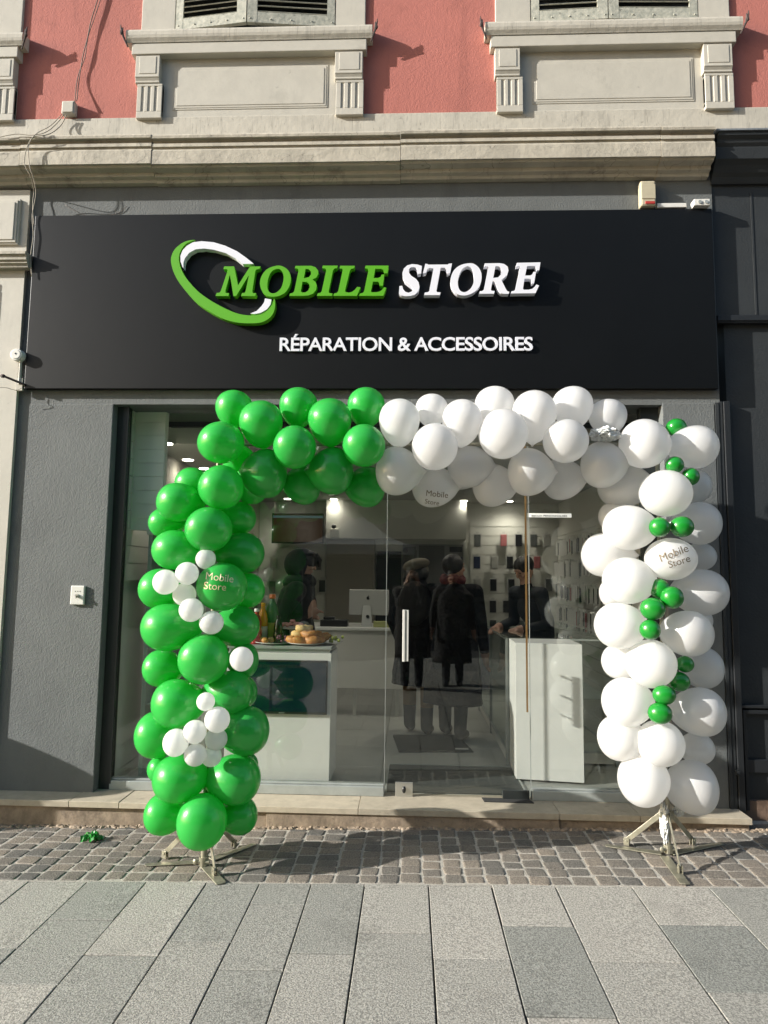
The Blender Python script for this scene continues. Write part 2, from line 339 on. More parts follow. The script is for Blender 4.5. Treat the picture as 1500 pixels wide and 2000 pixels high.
def stone(b, x0, x1, y0, y1, top, thick, tint, crown=0.0, jit=0.0, inset=0.0):
    """one paving stone with chamfered arris and slightly domed top"""
    j = lambda: random.uniform(-jit, jit)
    c = [(x0+j(), y0+j()), (x1+j(), y0+j()), (x1+j(), y1+j()), (x0+j(), y1+j())]
    cx = sum(p[0] for p in c)/4; cy = sum(p[1] for p in c)/4
    if crown:
        n = []
        for i in range(4):
            p, q = c[i], c[(i+1) % 4]; pr = c[i-1]
            k = 0.08
            n.append((p[0]+(pr[0]-p[0])*k, p[1]+(pr[1]-p[1])*k)); n.append((p[0]+(q[0]-p[0])*k, p[1]+(q[1]-p[1])*k))
        c = n
    N = len(c)
    def ring(f, z): return [(cx+(x-cx)*f, cy+(y-cy)*f, gz(cx+(x-cx)*f)+z) for x, y in c]
    w = min(x1-x0, y1-y0)
    if crown: rs = [ring(1, top-thick), ring(1, top-0.004), ring(0.93, top+crown*0.3), ring(0.75, top+crown*0.8), ring(0.3, top+crown)]
    else:
        f = 1-2*0.0022/w; rs = [ring(1, top-thick), ring(1, top-0.0018), ring(f, top)]
    vs = [v for r in rs for v in r]; fs = []
    for i in range(len(rs)-1):
        for k in range(N): fs.append((i*N+k, i*N+(k+1) % N, (i+1)*N+(k+1) % N, (i+1)*N+k))
    fs.append(tuple((len(rs)-1)*N+k for k in range(N)))
    b.add(vs, fs, tint)
bs = MB()
jx = [gnd(p, 1730).x for p in (-360, -235, -115, 0-70+2, 45, 162, 280, 400, 505, 607, 712, 837, 960, 1084, 1232, 1380, 1520, 1640, 1770, 1900)]
crosses = {4: [1863], 5: [1805, 1935], 6: [1875], 7: [1845], 8: [1770, 1900], 9: [1866], 10: [1824], 11: [1872], 12: [1807, 1983], 13: [1874], 14: [1801, 1930], 15: [1862]}
darker = {(12, 1): 0.12, (14, 1): 0.05, (7, 0): 0.35, (8, 2): 0.3, (10, 0): 0.75}
rnd = random.Random(3)
for i in range(len(jx)-1):
    ys = [YB-0.006]
    for py in crosses.get(i, []): ys.append(gnd(900, py).y)
    if i not in crosses: ys.append(YB-rnd.uniform(0.25, 0.6))
    while ys[-1] > -3.4: ys.append(ys[-1]-rnd.uniform(0.5, 0.75))
    for k in range(len(ys)-1):
        g = rnd.uniform(0.002, 0.0042); h = rnd.uniform(-0.0015, 0.0015)
        stone(bs, jx[i]+g, jx[i+1]-g, ys[k+1]+0.0025, ys[k]-0.0025, h, 0.03, darker.get((i, k), rnd.uniform(0.3, 1.0)), jit=0.0008)
struct(bs.build('pavement_slabs', M['slab']))
bc = MB(); x = -5.2
while x < 5.2:
    wdt = rnd.uniform(0.105, 0.135); y = YB+0.008+rnd.uniform(0, 0.02)
    if rnd.random() < 0.5: y = YB+0.008
    lean = 0
    while y < 4.31:
        d = rnd.uniform(0.08, 0.115)
        stone(bc, x+0.0055, x+wdt-0.0055, y+0.004, y+d-0.004, rnd.uniform(-0.006, -0.002), 0.03, rnd.random(), crown=0.002, jit=0.006)
        y += d
    x += wdt
struct(bc.build('cobble_strip', M['cobble'], smooth=False))
# broken mortar fillet along the foot of the step
b = MB(); n = 640
for i in range(n):
    px_ = -5+10*i/n
    b.ball((px_+rnd.uniform(-.01, .01), 4.28+rnd.uniform(-.022, .008), gz(px_)-0.006), rnd.uniform(.012, .03), rnd.uniform(.008, .02), rnd.uniform(.007, .016), 7, 5, nz=.5)
struct(b.build('mortar_fillet', M['riser']))

# ============================================================ BUILDING
YS, YP, YG, YSG = 4.28, 4.44, 4.53, 4.394
ZST = 0.112                                   # step top
bld = thing('pink_building', 'pink rendered building with cream window surrounds and a long cream cornice above the shop', 'building', (-0.2, 4.6, 0))
XR = X(1437, 1590, YP)                         # right end of the shop
XL = X(182, 1548, YP)                          # right edge of the left pillar
XPL = X(4, 1260, YP)                           # left edge of the left pillar
XRP = X(1293, 785, YP)                         # left edge of the right pillar
zb = lambda py, Y: Z(750, py, Y)
b = MB(); b.box(-9, 9, 4.42, 5.0, zb(240, 4.42), 9.0); b.build('upper_wall', M['pink'], bld)
b = MB(); b.box(-9, 9, 4.402, 4.6, zb(300, 4.402), zb(221, 4.402)); b.build('string_course', M['cream_crack'], bld, bevel=0.006)
XC = X(1397, 290, 4.296)
P = lambda Y, py, Yz=None: (Y, Z(750, py, Yz or Y))
prof = [(4.4076, Z(750, 258, 4.2805)), P(4.2830, 255), P(4.2780, 257), P(4.2805, 262), P(4.3054, 266), P(4.3154, 271), P(4.2989, 273.5), P(4.2964, 279), P(4.3079, 281), P(4.3079, 285),
        P(4.2964, 287), P(4.2964, 313), P(4.3129, 316), P(4.3204, 321), P(4.3328, 324), P(4.3702, 332), P(4.3727, 339), P(4.4001, 346), P(4.4076, 352), P(4.4350, 358), (4.55, Z(750, 359, 4.4350))]
# wear: the cornice is built in lengths with small breaks
cuts = [-9, X(38, 300, 4.296), X(295, 300, 4.296), X(782, 300, 4.296), X(1292, 300, 4.296), XC]
b = MB()
for i in range(len(cuts)-1):
    dz = (0.0, 0.003, -0.002, 0.002, -0.003)[i]; dy = (0.002, 0, 0.003, 0, -0.003)[i]
    b.profx([(y+dy, z+dz) for y, z in prof], cuts[i]+0.0015, cuts[i+1]-0.0015)
b.build('cornice', M['cream_dirty'], bld)
# ground floor
b = MB(); b.box(XPL, XR, YP+0.002, 4.7, zb(790, YP), zb(330, YP)); b.build('lintel_wall', M['stucco'], bld)
b = MB(); b.box(XPL, XL, YP, 4.66, ZST-0.02, zb(789, YP)); b.build('pillar', M['stucco'], bld, bevel=0.006)
b = MB(); b.box(XRP, XR-0.035, YP, 4.66, ZST-0.02, zb(786, YP)); b.build('pillar', M['stucco'], bld, bevel=0.006)
b = MB(); b.box(XR-0.033, XR-0.012, YP-0.006, 4.66, ZST-0.02, zb(786, YP)); b.build('edge_strip', M['dark_wall'], bld)
# step: tread slabs and riser
b = MB()
xs = [-9, -3.1, -2.15, XL+0.25, X(700, 1590, YS), X(1093, 1600, YS), X(1250, 1600, YS), XR+0.02]
for i in range(len(xs)-1):
    b.box(xs[i]+0.0012, xs[i+1]-0.0012, YS-0.012, 4.75, ZST-0.038, ZST+rnd.uniform(-.0015, .0015), rnd.random())
b.build('step_tread', M['tread'], bld, bevel=0.003)
b = MB()
b.box(-9, X(520, 1600, YS), YS+0.012, 4.7, -0.25, ZST-0.04); b.box(X(520, 1600, YS), X(1093, 1600, YS), YS, 4.7, -0.05, ZST-0.039)
b.box(X(1093, 1600, YS)+.002, XR+0.01, YS+0.01, 4.7, -0.05, ZST-0.041)
b.build('step_riser', M['riser'], bld, bevel=0.003)

# ---- windows of the upper floor (measured on the middle one, repeated at the bay spacing)
def window(dx, label):
    Xw = lambda px, py, Y: X(px, py, Y)+dx
    zz = lambda py, Y: Z(490, py, Y)
    YF = 4.4008
    w_ = MB()                                # the surround: jambs + apron back board
    xl, xr = Xw(266, 170, 4.3960), Xw(712, 170, 4.3960)
    w_.box(xl+0.03, xr-0.03, 4.4088, 4.4320, zb(228, 4.4080), zz(95, 4.4080))
    zs = zz(50, 4.3521)
    for a, c in ((Xw(277, 30, YF), Xw(343, 30, YF)), (Xw(655, 30, YF), Xw(714, 30, YF))):
        w_.box(a, c, YF, 4.4320, zs-0.02, zs+1.95)
    w_.box(Xw(277, 30, YF), Xw(714, 30, YF), YF, 4.4320, zs+1.95, zs+2.15)
    wo_ = w_.build('window', M['cream'], bld, bevel=0.005); wo_['label'] = label
    # sill with rolled nosing, fascia below it
    a, c = Xw(246, 62, 4.3321), Xw(727, 55, 4.3321)
    z0, z1 = zz(76, 4.3361), zz(55, 4.3321)
    pr = [(4.4320, z1+0.025), (4.3481, z1+0.02), (4.3369, z1+0.012), (4.3313, z1-0.004), (4.3305, (z0+z1)/2+0.008), (4.3345, (z0+z1)/2-0.012), (4.3449, z0+0.008), (4.3481, z0), (4.4320, z0)]
    s_ = MB(); s_.profx(pr, a, c); s_.build('sill', M['cream_crack'], wo_)
    s_ = MB(); s_.profx([(4.4320, z0-.002), (4.3529, z0-.002), (4.3529, zz(101, 4.3529)), (4.3601, zz(103, 4.3601)), (4.4320, zz(103, 4.3601))], Xw(258, 80, 4.3521), Xw(716, 80, 4.3521)); s_.build('sill_fascia', M['cream'], wo_, bevel=0.004)
    for (p0, p1, r0_, r1_) in ((264, 311, 266, 317), (654, 708, 655, 711)):
        k = MB(); x0, x1 = Xw(p0, 120, 4.3521), Xw(p1, 120, 4.3521); cz = zz(103, 4.3601)-.002
        zl = [zz(y, 4.3561) for y in (142, 150, 157, 166)]
        k.profx([(4.4320, cz), (4.3608, cz), (4.3608, zl[0]), (4.3593, zl[0]-0.004), (4.3593, zl[0]-.012), (4.3633, zl[0]-.016), (4.3728, zl[0]-.036), (4.3697, zl[0]-.04), (4.3697, zl[0]-.047), (4.3744, zl[0]-.052), (4.4320, zl[0]-.052)], x0, x1)
        xa, xb = Xw(p0+8, 120, 4.3561), Xw(p1-6, 120, 4.3561); k.box(xa, xb, 4.3577, 4.3641, zl[0]+.012, cz-.012)
        zt, zo = zl[0]-.052, zb(221, 4.3960); x0, x1 = Xw(r0_, 190, 4.3761), Xw(r1_, 190, 4.3761)        # fluted shaft: ridges left between grooves
        q0, q1 = x0+0.004, x1-0.004; fl = [0.24, 0.5, 0.76]; gw = 0.022; e = [q0]
        for f_ in fl: m_ = q0+(q1-q0)*f_; e += [m_-gw/2, m_+gw/2]
        e.append(q1)
        for i in range(0, len(e), 2): k.box(e[i], e[i+1], 4.3761, 4.4120, zo+.03, zt-.02)
        k.box(q0, q1, 4.3761, 4.4120, zt-.02, zt-.0005); k.box(q0, q1, 4.3761, 4.4120, zo-.02, zo+.03); k.box(q0, q1, 4.3817, 4.4160, zo, zt)
        k.build('bracket', M['cream'], wo_, bevel=0.003)
    pn = MB(); x0, x1 = Xw(346, 170, 4.4040), Xw(633, 170, 4.4040); z0, z1 = zz(205, 4.4040), zz(136, 4.4040)
    pn.box(x0-.028, x1+.028, 4.4052, 4.4100, z0-.028, z1+.028); pn.box(x0-.016, x1+.016, 4.4024, 4.4080, z0-.016, z1+.016); pn.box(x0, x1, 4.3993, 4.4040, z0, z1)
    pn.build('apron_panel', M['cream'], wo_, bevel=0.003)
    # dark panel standing for the shade behind, and the two louvred shutters, slightly ajar at the meeting edge
    d = MB(); d.box(Xw(343, 30, 4.4120), Xw(655, 30, 4.4120), 4.4141, 4.4160, zs, zs+1.95); d.build('shade_panel', M['dark_trim'], wo_)
    hx = [Xw(343, 30, 4.4000)+.004, Xw(655, 30, 4.4000)-.004]; mid = Xw(484, 30, 4.3721); ymid = 4.3392 if dx == 0 else 4.3792; H = 1.85
    for side in (0, 1):
        A = Vector((hx[side], 4.3984, zs+0.02)); B = Vector((mid-(.004 if side == 0 else -.004), ymid, zs+0.02))
        ax = (B-A).normalized(); L_ = (B-A).length; ay = Vector((0, 0, 1)).cross(ax)
        if ay.y > 0: ay = -ay
        az = Vector((0, 0, 1)); sh = MB()
        def bar(u0, u1, h0, h1, t0, t1): sh.obox(A+ax*((u0+u1)/2)+az*((h0+h1)/2)-ay*((t0+t1)/2), ax, ay, az, (u1-u0)/2, (t1-t0)/2, (h1-h0)/2)
        bar(0, .055, 0, H, 0, .03); bar(L_-.07, L_, 0, H, 0, .03); bar(.055, L_-.07, 0, .085, .001, .029); bar(.055, L_-.07, H-.08, H, .001, .029)
        zc = .1
        while zc < H-.09:
            c_ = A+ax*((L_-.015)/2)+az*zc-ay*.016; t = (az*.7-ay*.7).normalized()
            sh.obox(c_, ax, t.cross(ax), t, (L_-.125)/2, .0035, .021); zc += .044
        for q in range(5): sh.ball(A+ax*(.02+q*(L_-.04)/4)+az*.03+ay*.001, .006, .004, .006, 6, 4)
        sh.build('shutter', M['shutter'], wo_)
    # wrought stays at the two ends of the sill
    for sx, xx in ((-1, a), (1, c)):
        h_ = MB(); h_.tube([(xx-sx*.01, 4.3521, z0_ := zz(84, 4.3401)), (xx+sx*.02, 4.3321, z0_+.07), (xx+sx*.028, 4.3281, z0_+.1), (xx+sx*.022, 4.3261, z0_+.13)], [.005, .008, .012, .004], 6)
        h_.ball((xx+sx*.03, 4.3274, z0_+.09), .012, .012, .016, 6, 5); h_.tube([(xx+sx*.03, 4.3281, z0_+.1), (xx+sx*.034, 4.3241, z0_+.125), (xx+sx*.036, 4.3241, z0_+.15)], [.007, .006, .003], 6)
        h_.build('shutter_stay', M['iron'], wo_)
dxr = X(1203.5, 50, 4.31)-X(486.5, 58, 4.31)
window(0, 'shuttered window whose two louvred leaves stand slightly ajar')
window(dxr, 'shuttered window above the beige alarm box')
window(-dxr+0.035, 'shuttered window above the cream doorway')

# ---- cream doorway at the left
xe = XPL-0.001
b = MB(); b.box(-3.02, xe, 4.415, 4.7, ZST, zb(365, 4.43)); b.box(-9, -3.02, 4.42, 4.7, zb(560, 4.42), zb(365, 4.43))
b.box(-9, -4.4, 4.42, 4.7, 0, zb(560, 4.42))
b.build('doorway_wall', M['cream'], bld)
px2 = lambda p, y, Y: X(p, y, Y)
b = MB(); xa = px2(36, 430, 4.39); za, zc_ = Z(20, 468, 4.39), Z(20, 395, 4.39)
b.box(-4.2, xa, 4.40, 4.42, za-.03, zc_+.03); b.box(-4.2, xa-.012, 4.392, 4.41, za-.018, zc_+.018); b.box(-4.2, xa-.03, 4.398-.012, 4.40, za, zc_); b.build('frieze_panel', M['cream'], bld, bevel=0.004)
b = MB(); z1 = Z(20, 490, 4.33)
b.profx([(4.43, z1), (4.33, z1), (4.33, z1-.02), (4.345, z1-.025), (4.345, z1-.055), (4.36, z1-.06), (4.355, z1-.075), (4.37, z1-.085), (4.37, z1-.1), (4.43, z1-.1)], -4.4, px2(52, 500, 4.35)); b.build('doorway_ledge', M['cream_dirty'], bld)
b = MB(); z1 = Z(10, 560, 4.40)
b.box(-3.02-.02, -3.02+.03, 4.39, 4.43, ZST, z1); b.box(-3.02+.035, -3.02+.05, 4.402, 4.43, ZST, z1+.0); b.box(-4.4, -3.02+.03, 4.391, 4.43, z1, z1+.05)
b.build('doorway_moulding', M['cream'], bld, bevel=0.006)
b = MB(); b.box(-4.4, -3.02, 4.66, 4.7, ZST, zb(560, 4.42)+.1); b.build('entrance_door', M['dark_trim'], bld)

# ============================================================ FASCIA SIGN
sx0, sx1 = X(58, 590, YSG), X(1397, 580, YSG); sz0, sz1 = zb(759, YSG), zb(414, YSG)
sg = thing('fascia_sign', 'long matte black shop sign with raised green and white lettering above the glass front', 'shop sign', ((sx0+sx1)/2, YSG, sz0))
b = MB(); t_ = 0.004
xm = X(716, 600, YSG)
b.box(sx0, sx1, YSG, YP-.003, sz0, sz1)
b.build('sign_panel', M['sign'], sg, bevel=0.003)
def crop(px0, py0, s): return lambda pts, Yf: [(lambda v: (v.x, v.z))(at(px0+x/s, py0+y/s, Yf)) for x, y in pts]
Z1, Z2, Z3, Z4, Z5 = crop(415, 505, 9.375), crop(560, 505, 7.143), crop(770, 500, 9.375), crop(910, 500, 9.375), crop(325, 460, 6.522)
YL = 4.342
def letter(fn, loops, m, name='letter', smooth=(), Yf=YL, th=0.048, smo=3):
    out = []
    for i, l in enumerate(loops):
        q = fn(l, Yf)
        out.append(smooth_loop(q, smo) if i in smooth else q)
    o = outline(name, out, m, sg, Yf, th, 0.0); return o
G, W_ = M['letter_green'], M['letter_white']
letter(Z1, [[(215,143),(395,143),(468,490),(688,143),(880,143),(862,188),(800,200),(783,235),(728,590),(738,632),(797,632),(783,685),(522,685),(538,632),(590,625),(607,590),(668,300),(432,685),(383,685),(318,290),(235,590),(240,628),(300,632),(290,685),(55,685),(75,632),(130,622),(155,590),(270,240),(275,205),(250,193),(200,193)]], G)
letter(Z1, [[(1190,128),(1300,150),(1390,220),(1432,330),(1420,470),(1350,600),(1240,675),(1120,697),(1000,680),(910,600),(870,480),(880,370),(935,260),(1030,175)],[(1200,187),(1260,215),(1295,290),(1300,390),(1265,520),(1200,600),(1120,637),(1050,620),(1010,560),(1005,470),(1020,370),(1060,270),(1120,210)]], G, smooth=(0,1))
letter(Z2, [[(122,102),(340,100),(400,120),(437,165),(440,210),(415,262),(360,293),(402,325),(420,375),(408,440),(365,490),(300,515),(230,520),(35,520),(45,488),(85,478),(105,455),(165,165),(155,142),(112,135)],[(262,142),(305,147),(338,175),(338,220),(310,258),(238,275)],[(220,322),(280,325),(315,355),(320,400),(300,445),(260,472),(215,472),(195,455)]], G)
letter(Z2, [[(503,98),(712,98),(703,132),(665,140),(645,165),(585,455),(590,480),(638,485),(632,520),(420,520),(430,487),(470,478),(488,455),(550,165),(542,140),(495,133)]], G)
letter(Z2, [[(745,100),(950,100),(940,135),(900,143),(880,170),(812,450),(822,468),(870,475),(915,462),(955,430),(985,393),(1028,402),(980,520),(650,520),(660,487),(700,478),(718,455),(780,165),(775,142),(735,135)]], G)
letter(Z2, [[(1100,98),(1420,98),(1408,205),(1362,205),(1350,160),(1320,143),(1235,143),(1212,270),(1270,272),(1310,255),(1325,222),(1362,222),(1340,378),(1298,378),(1288,335),(1270,322),(1203,322),(1175,455),(1185,470),(1250,470),(1300,458),(1340,425),(1360,398),(1390,408),(1347,520),(1008,520),(1020,487),(1060,478),(1080,455),(1140,165),(1132,142),(1090,135)]], G)
letter(Z3, [[(505,182),(490,320),(430,330),(415,250),(395,215),(350,200),(300,208),(268,245),(270,305),(310,360),(400,420),(445,480),(462,560),(445,640),(380,705),(290,732),(200,735),(130,720),(85,690),(95,550),(145,545),(165,610),(205,655),(260,672),(315,652),(345,610),(330,565),(265,520),(195,465),(158,390),(150,310),(175,230),(240,170),(330,148),(420,155)]], W_)
letter(Z3, [[(570,140),(605,145),(625,158),(980,155),(1000,140),(1057,135),(1025,305),(968,320),(955,245),(930,215),(850,212),(770,640),(785,660),(848,665),(832,715),(545,715),(560,668),(620,660),(640,640),(720,225),(650,215),(610,235),(575,310),(525,315)]], W_)
letter(Z3, [[(1372,132),(1462,145),(1552,220),(1597,330),(1592,460),(1552,570),(1462,660),(1360,708),(1270,722),(1150,695),(1060,600),(1030,480),(1045,360),(1110,240),(1230,160)],[(1352,188),(1425,230),(1458,330),(1462,440),(1425,555),(1360,630),(1285,662),(1215,640),(1175,570),(1165,460),(1190,350),(1240,250),(1300,200)]], W_, smooth=(0,1))
letter(Z4, [[(345,135),(620,130),(700,145),(765,195),(780,265),(755,350),(650,440),(735,610),(760,645),(795,655),(785,692),(690,692),(640,680),(600,640),(525,470),(515,458),(488,460),(458,615),(470,635),(528,640),(515,690),(240,690),(255,645),(300,640),(330,610),(412,200),(400,185),(338,188)],[(540,187),(600,187),(640,215),(655,270),(640,340),(590,390),(500,402)]], W_)
letter(Z4, [[(935,125),(1365,115),(1343,258),(1300,262),(1285,215),(1265,180),(1120,183),(1085,358),(1180,355),(1215,335),(1235,290),(1285,285),(1250,490),(1210,500),(1195,430),(1180,415),(1072,415),(1045,600),(1060,617),(1150,617),(1215,600),(1260,560),(1290,520),(1340,540),(1275,680),(825,685),(835,645),(880,638),(910,610),(995,200),(985,182),(925,185)]], W_)
def dense(pts, n=4):      # smooth an open outline piecewise but keep the two tips (first and middle given sharp)
    return pts
ringg = [(365,57),(300,60),(220,85),(140,140),(90,200),(60,280),(62,360),(90,460),(150,580),(250,710),(380,850),(520,950),(700,1050),(880,1105),(1050,1118),(1200,1108),(1300,1060),(1360,990),(1385,900),(1380,815),(1365,815),(1350,870),(1300,940),(1230,990),(1150,1012),(1020,1015),(880,985),(700,905),(520,800),(380,690),(250,540),(185,420),(160,320),(165,240),(200,160),(250,105),(310,75)]
letter(Z5, [ringg], G, 'swoosh_ring', smooth=(0,), smo=3)
letter(Z5, [[(215,415),(203,395),(180,330),(178,260),(205,190),(260,130),(340,85),(450,72),(600,85),(750,130),(900,200),(1020,285),(1112,360),(970,362),(880,290),(760,225),(600,180),(480,165),(370,175),(290,220),(235,290),(215,350)]], W_, 'swoosh_ring')
letter(Z5, [[(1255,800),(1338,815),(1325,880),(1280,940),(1200,985),(1120,1000),(1070,993),(1150,960),(1210,900),(1245,850)]], W_, 'swoosh_ring')
# second line of lettering, one mesh per letter
Yt = 4.379; line = 'RÉPARATION & ACCESSOIRES'
p0, p1 = at(546, 685, Yt), at(1041, 680, Yt); capz = at(546, 659, Yt).z-p0.z
full, _ = text_mesh(line, 1.0, 0.012, space=.93); fw = max(v.x for v in full)-min(v.x for v in full); fx0 = min(v.x for v in full)
hcap, _ = text_mesh('R', 1.0, 0.014); hc = max(v.y for v in hcap)-min(v.y for v in hcap)
sxx, szz = (p1.x-p0.x)/fw, capz/hc
for i, ch in enumerate(line):
    if ch == ' ': continue
    pre, _ = text_mesh(line[:i+1], 1.0, 0.012, space=.93); one, fs = text_mesh(ch, 1.0, 0.014, 0.5)
    dx_ = max(v.x for v in pre)-max(v.x for v in one)
    b = MB(); b.add([(p0.x+(v.x+dx_-fx0)*sxx, Yt+.007-v.z*.014, p0.z+v.y*szz+.0) for v in one], fs); b.build('small_letter', W_, sg)

# ============================================================ NEIGHBOUR'S DARK SHOPFRONT (right)
nb = thing('dark_shopfront', 'dark grey painted shopfront of the next house beside the balloon column', 'building', (3.2, 4.5, 0))
XN = XR+0.004; YN = 4.45
b = MB(); b.box(XN, 9, YN+.0, 4.8, Z(1460, 622, YN), Z(1460, 300, YN)); b.box(X(1470, 500, YN), X(1470, 500, YN)+.012, YN-.004, YN, Z(1460, 615, YN), Z(1460, 376, YN)); b.build('upper_panel', M['dark_wall'], nb)
b = MB(); b.box(XN+.06, 9, YN+.03, 4.8, 0.03, Z(1460, 624, YN)); b.build('lower_panel', M['dark_wall'], nb)
b = MB(); b.box(XN-.014, XN+.012, YN-.012, 4.6, 0.1, Z(1405, 785, YN)); b.build('edge_trim', M['dark_wall'], nb, bevel=0.003)
b = MB(); b.box(XN+.016, XN+.058, YN-.02, 4.6, 0.04, Z(1405, 785, YN)); b.build('corner_post', M['dark_trim'], nb, bevel=0.004)
b = MB(); zz_ = Z(1450, 617, YN); b.box(XN+.0, 9, YN-.02, YN+.02, zz_-.04, zz_); b.box(XN, 9, YN-.012, YN+.02, zz_-.052, zz_-.04); b.build('ledge', M['dark_trim'], nb, bevel=0.003)
b = MB(); z2 = Z(1470, 1379, YN); b.box(XN+.06, 9, YN-.012, YN+.04, z2-.012, z2+.006); b.box(XN+.07, 9, YN-.004, YN+.04, z2-.05, z2-.025); b.box(XN+.07, XN+.09, YN-.004, YN+.04, .1, z2-.05)
z3 = Z(1470, 1500, YN); b.box(XN+.09, 9, YN+.004, YN+.04, z3-.03, z3+.05); b.build('door_frame', M['dark_trim'], nb, bevel=0.003)
b = MB(); c_ = at(1440, 1508, YN-.01); b.tube([c_+Vector((0, .02, 0)), c_+Vector((0, -.012, 0))], .018, 12); b.tube([c_+Vector((0, -.012, 0)), c_+Vector((0, -.02, 0))], .009, 10); b.build('lock', M['dark_wall'], nb)
b = MB(); b.box(XN+.02, 9, YN+.005, 4.7, -.02, Z(1460, 1564, YN)); b.build('bare_plinth', M['peeled'], nb)
# cornice of the neighbour: slate flashing on black boxed mouldings with a grey strip
b = MB(); zc1 = Z(1450, 252, 4.2852); b.profx([(4.4644, zc1+.045), (4.4308, zc1+.045), (4.2852, zc1+.006), (4.2852, zc1-.006), (4.4644, zc1-.006)], XC+.01, 9); b.build('flashing', M['slate'], nb)
b = MB(); b.profx([(4.4644, zc1-.008), (4.2964, zc1-.008), (4.2992, zc1-.03), (4.3188, zc1-.05), (4.3244, zc1-.07), (4.3384, zc1-.09), (4.3384, zc1-.1), (4.3468, zc1-.17), (4.3580, zc1-.18), (4.3748, zc1-.2), (4.3972, zc1-.24), (4.4140, zc1-.26), (4.4308, zc1-.3), (4.4700, zc1-.3)], XN-.01, 9); b.build('cornice', M['dark_wall'], nb)


# ============================================================ SHOPFRONT GLAZING
gxl, gxr = XL+0.001, XRP+0.16-0.001
sf = thing('glass_shopfront', 'tall glass shopfront in a thin anthracite frame behind the balloons', 'shopfront', ((gxl+gxr)/2, YG, ZST))
zt = Z(750, 789, YG); fx0_, fx1_ = X(238, 1100, YG), X(1256, 1100, YG)
zf = zb(791, YG)
b = MB()
b.box(XL+.001, fx0_, YG-.02, YG+.05, ZST, zb(770, YP)+.08); b.box(fx1_, XRP+.02, YG-.02, YG+.05, ZST, zb(770, YP)+.08)
b.box(fx0_, fx1_, YG-.02, YG+.05, zf, zb(770, YP)+.08); b.box(fx0_, fx0_+.012, YG-.032, YG-.02, ZST+.04, zf+.012); b.box(fx0_+.012, fx1_, YG-.032, YG-.02, zf, zf+.012)
b.box(XL+.0, XRP, YP+.03, YG-.021, zb(787, YP)+.002, zb(787, YP)+.05)
b.build('frame', M['frame'], sf, bevel=0.002)
dx0, dx1 = X(755, 1200, YG), X(1033, 1200, YG)
zs1 = Z(500, 1529, YG-.03); zs2 = Z(1140, 1548, YG-.03)
b = MB(); b.box(fx0_, dx0-.004, YG-.03, YG+.05, ZST, zs1-.008); b.box(fx0_, dx0-.004, YG-.012, YG+.04, zs1-.008, zs1+.004); b.build('bottom_rail', M['alu'], sf, bevel=0.004)
b = MB(); b.box(dx1+.006, fx1_, YG-.03, YG+.05, ZST, zs1-.008); b.box(dx1+.006, fx1_, YG-.012, YG+.04, zs1-.008, zs1+.004); b.build('bottom_rail', M['alu'], sf, bevel=0.004)
def pane(name, x0, x1, z0, y=YG, parent=sf):
    b = MB(); b.box(x0, x1, y, y+.01, z0, zf+.02); return b.build(name, M['glass'], parent)
pane('window_pane', fx0_+.002, dx0-.004, zs1-.006); pane('window_pane', dx1+.006, fx1_-.002, zs1-.006)
dr = pane('glass_door', dx0, dx1, ZST+.012, YG-.006)
OFF[dr.name] = OFF[sf.name]
b = MB(); b.box(dx0-.0038, dx0-.0008, YG-.006, YG+.006, ZST+.01, zf); b.build('edge_seal', M['alu'], sf)
b = MB(); b.box(dx1+.001, dx1+.0045, YG-.006, YG+.006, ZST+.01, zf); b.build('edge_seal', M['alu'], sf)
hx0, hx1 = X(786, 1240, YG-.05), X(798, 1240, YG-.05); hz0, hz1 = Z(790, 1292, YG-.05), Z(790, 1191, YG-.05)
b = MB(); b.box(hx0, hx0+.017, YG-.065, YG-.045, hz0, hz1); b.box(hx0+.022, hx1, YG-.06, YG-.048, hz0+.002, hz1-.002); b.box(hx0+.015, hx0+.024, YG-.052, YG-.047, hz0, hz1)
for q in (.1, .5, .9): b.tube([(hx0+.02, YG-.048, hz0+(hz1-hz0)*q), (hx0+.02, YG-.006, hz0+(hz1-hz0)*q)], .007, 8)
b.build('door_handle', M['plastic_white'], dr, bevel=0.002)
lx0, lx1 = X(772, 1543, YG-.02), X(806, 1543, YG-.02); lz0, lz1 = Z(789, 1557, YG-.02), Z(789, 1528, YG-.02)
b = MB(); b.box(lx0, lx1, YG-.018, YG-.0065, lz0, lz1); lp = b.build('lock_plate', M['steel'], dr, bevel=0.002)
b = MB(); c_ = Vector(((lx0+lx1)/2, YG-.018, (lz0+lz1)/2)); b.ball(c_+Vector((0, -.004, 0)), .013, .012, .022, 12, 8); b.build('lock_cylinder', M['black'], lp)
gx = X(1028, 1200, YG+.02); b = MB(); b.box(gx-.006, gx+.006, YG+.014, YG+.02, Z(1030, 1392, YG), zf); b.build('door_edge_strip', M['brass'], sf)
b = MB(); c0, c1 = X(982, 1560, YG-.03), X(1034, 1560, YG-.03); b.box(c0, c1, YG-.03, YG-.008, ZST+.002, ZST+.06); b.build('floor_hinge', M['frame'], dr, bevel=0.002)
wm = MB(); a_, b_ = gnd(950, 1560, ZST+.001, 0), gnd(1040, 1575, ZST+.001, 0)
wm.add([(a_.x-.02, YG-.085, ZST+.006), (b_.x+.02, YG-.09, ZST+.006), (b_.x, YG-.01, ZST+.006), (a_.x-.03, YG-.01, ZST+.006), (a_.x-.02, YG-.085, ZST+.001), (b_.x+.02, YG-.09, ZST+.001), (b_.x, YG-.01, ZST+.001), (a_.x-.03, YG-.01, ZST+.001)], [(0,1,2,3),(7,6,5,4),(0,4,5,1),(1,5,6,2),(2,6,7,3),(3,7,4,0)])
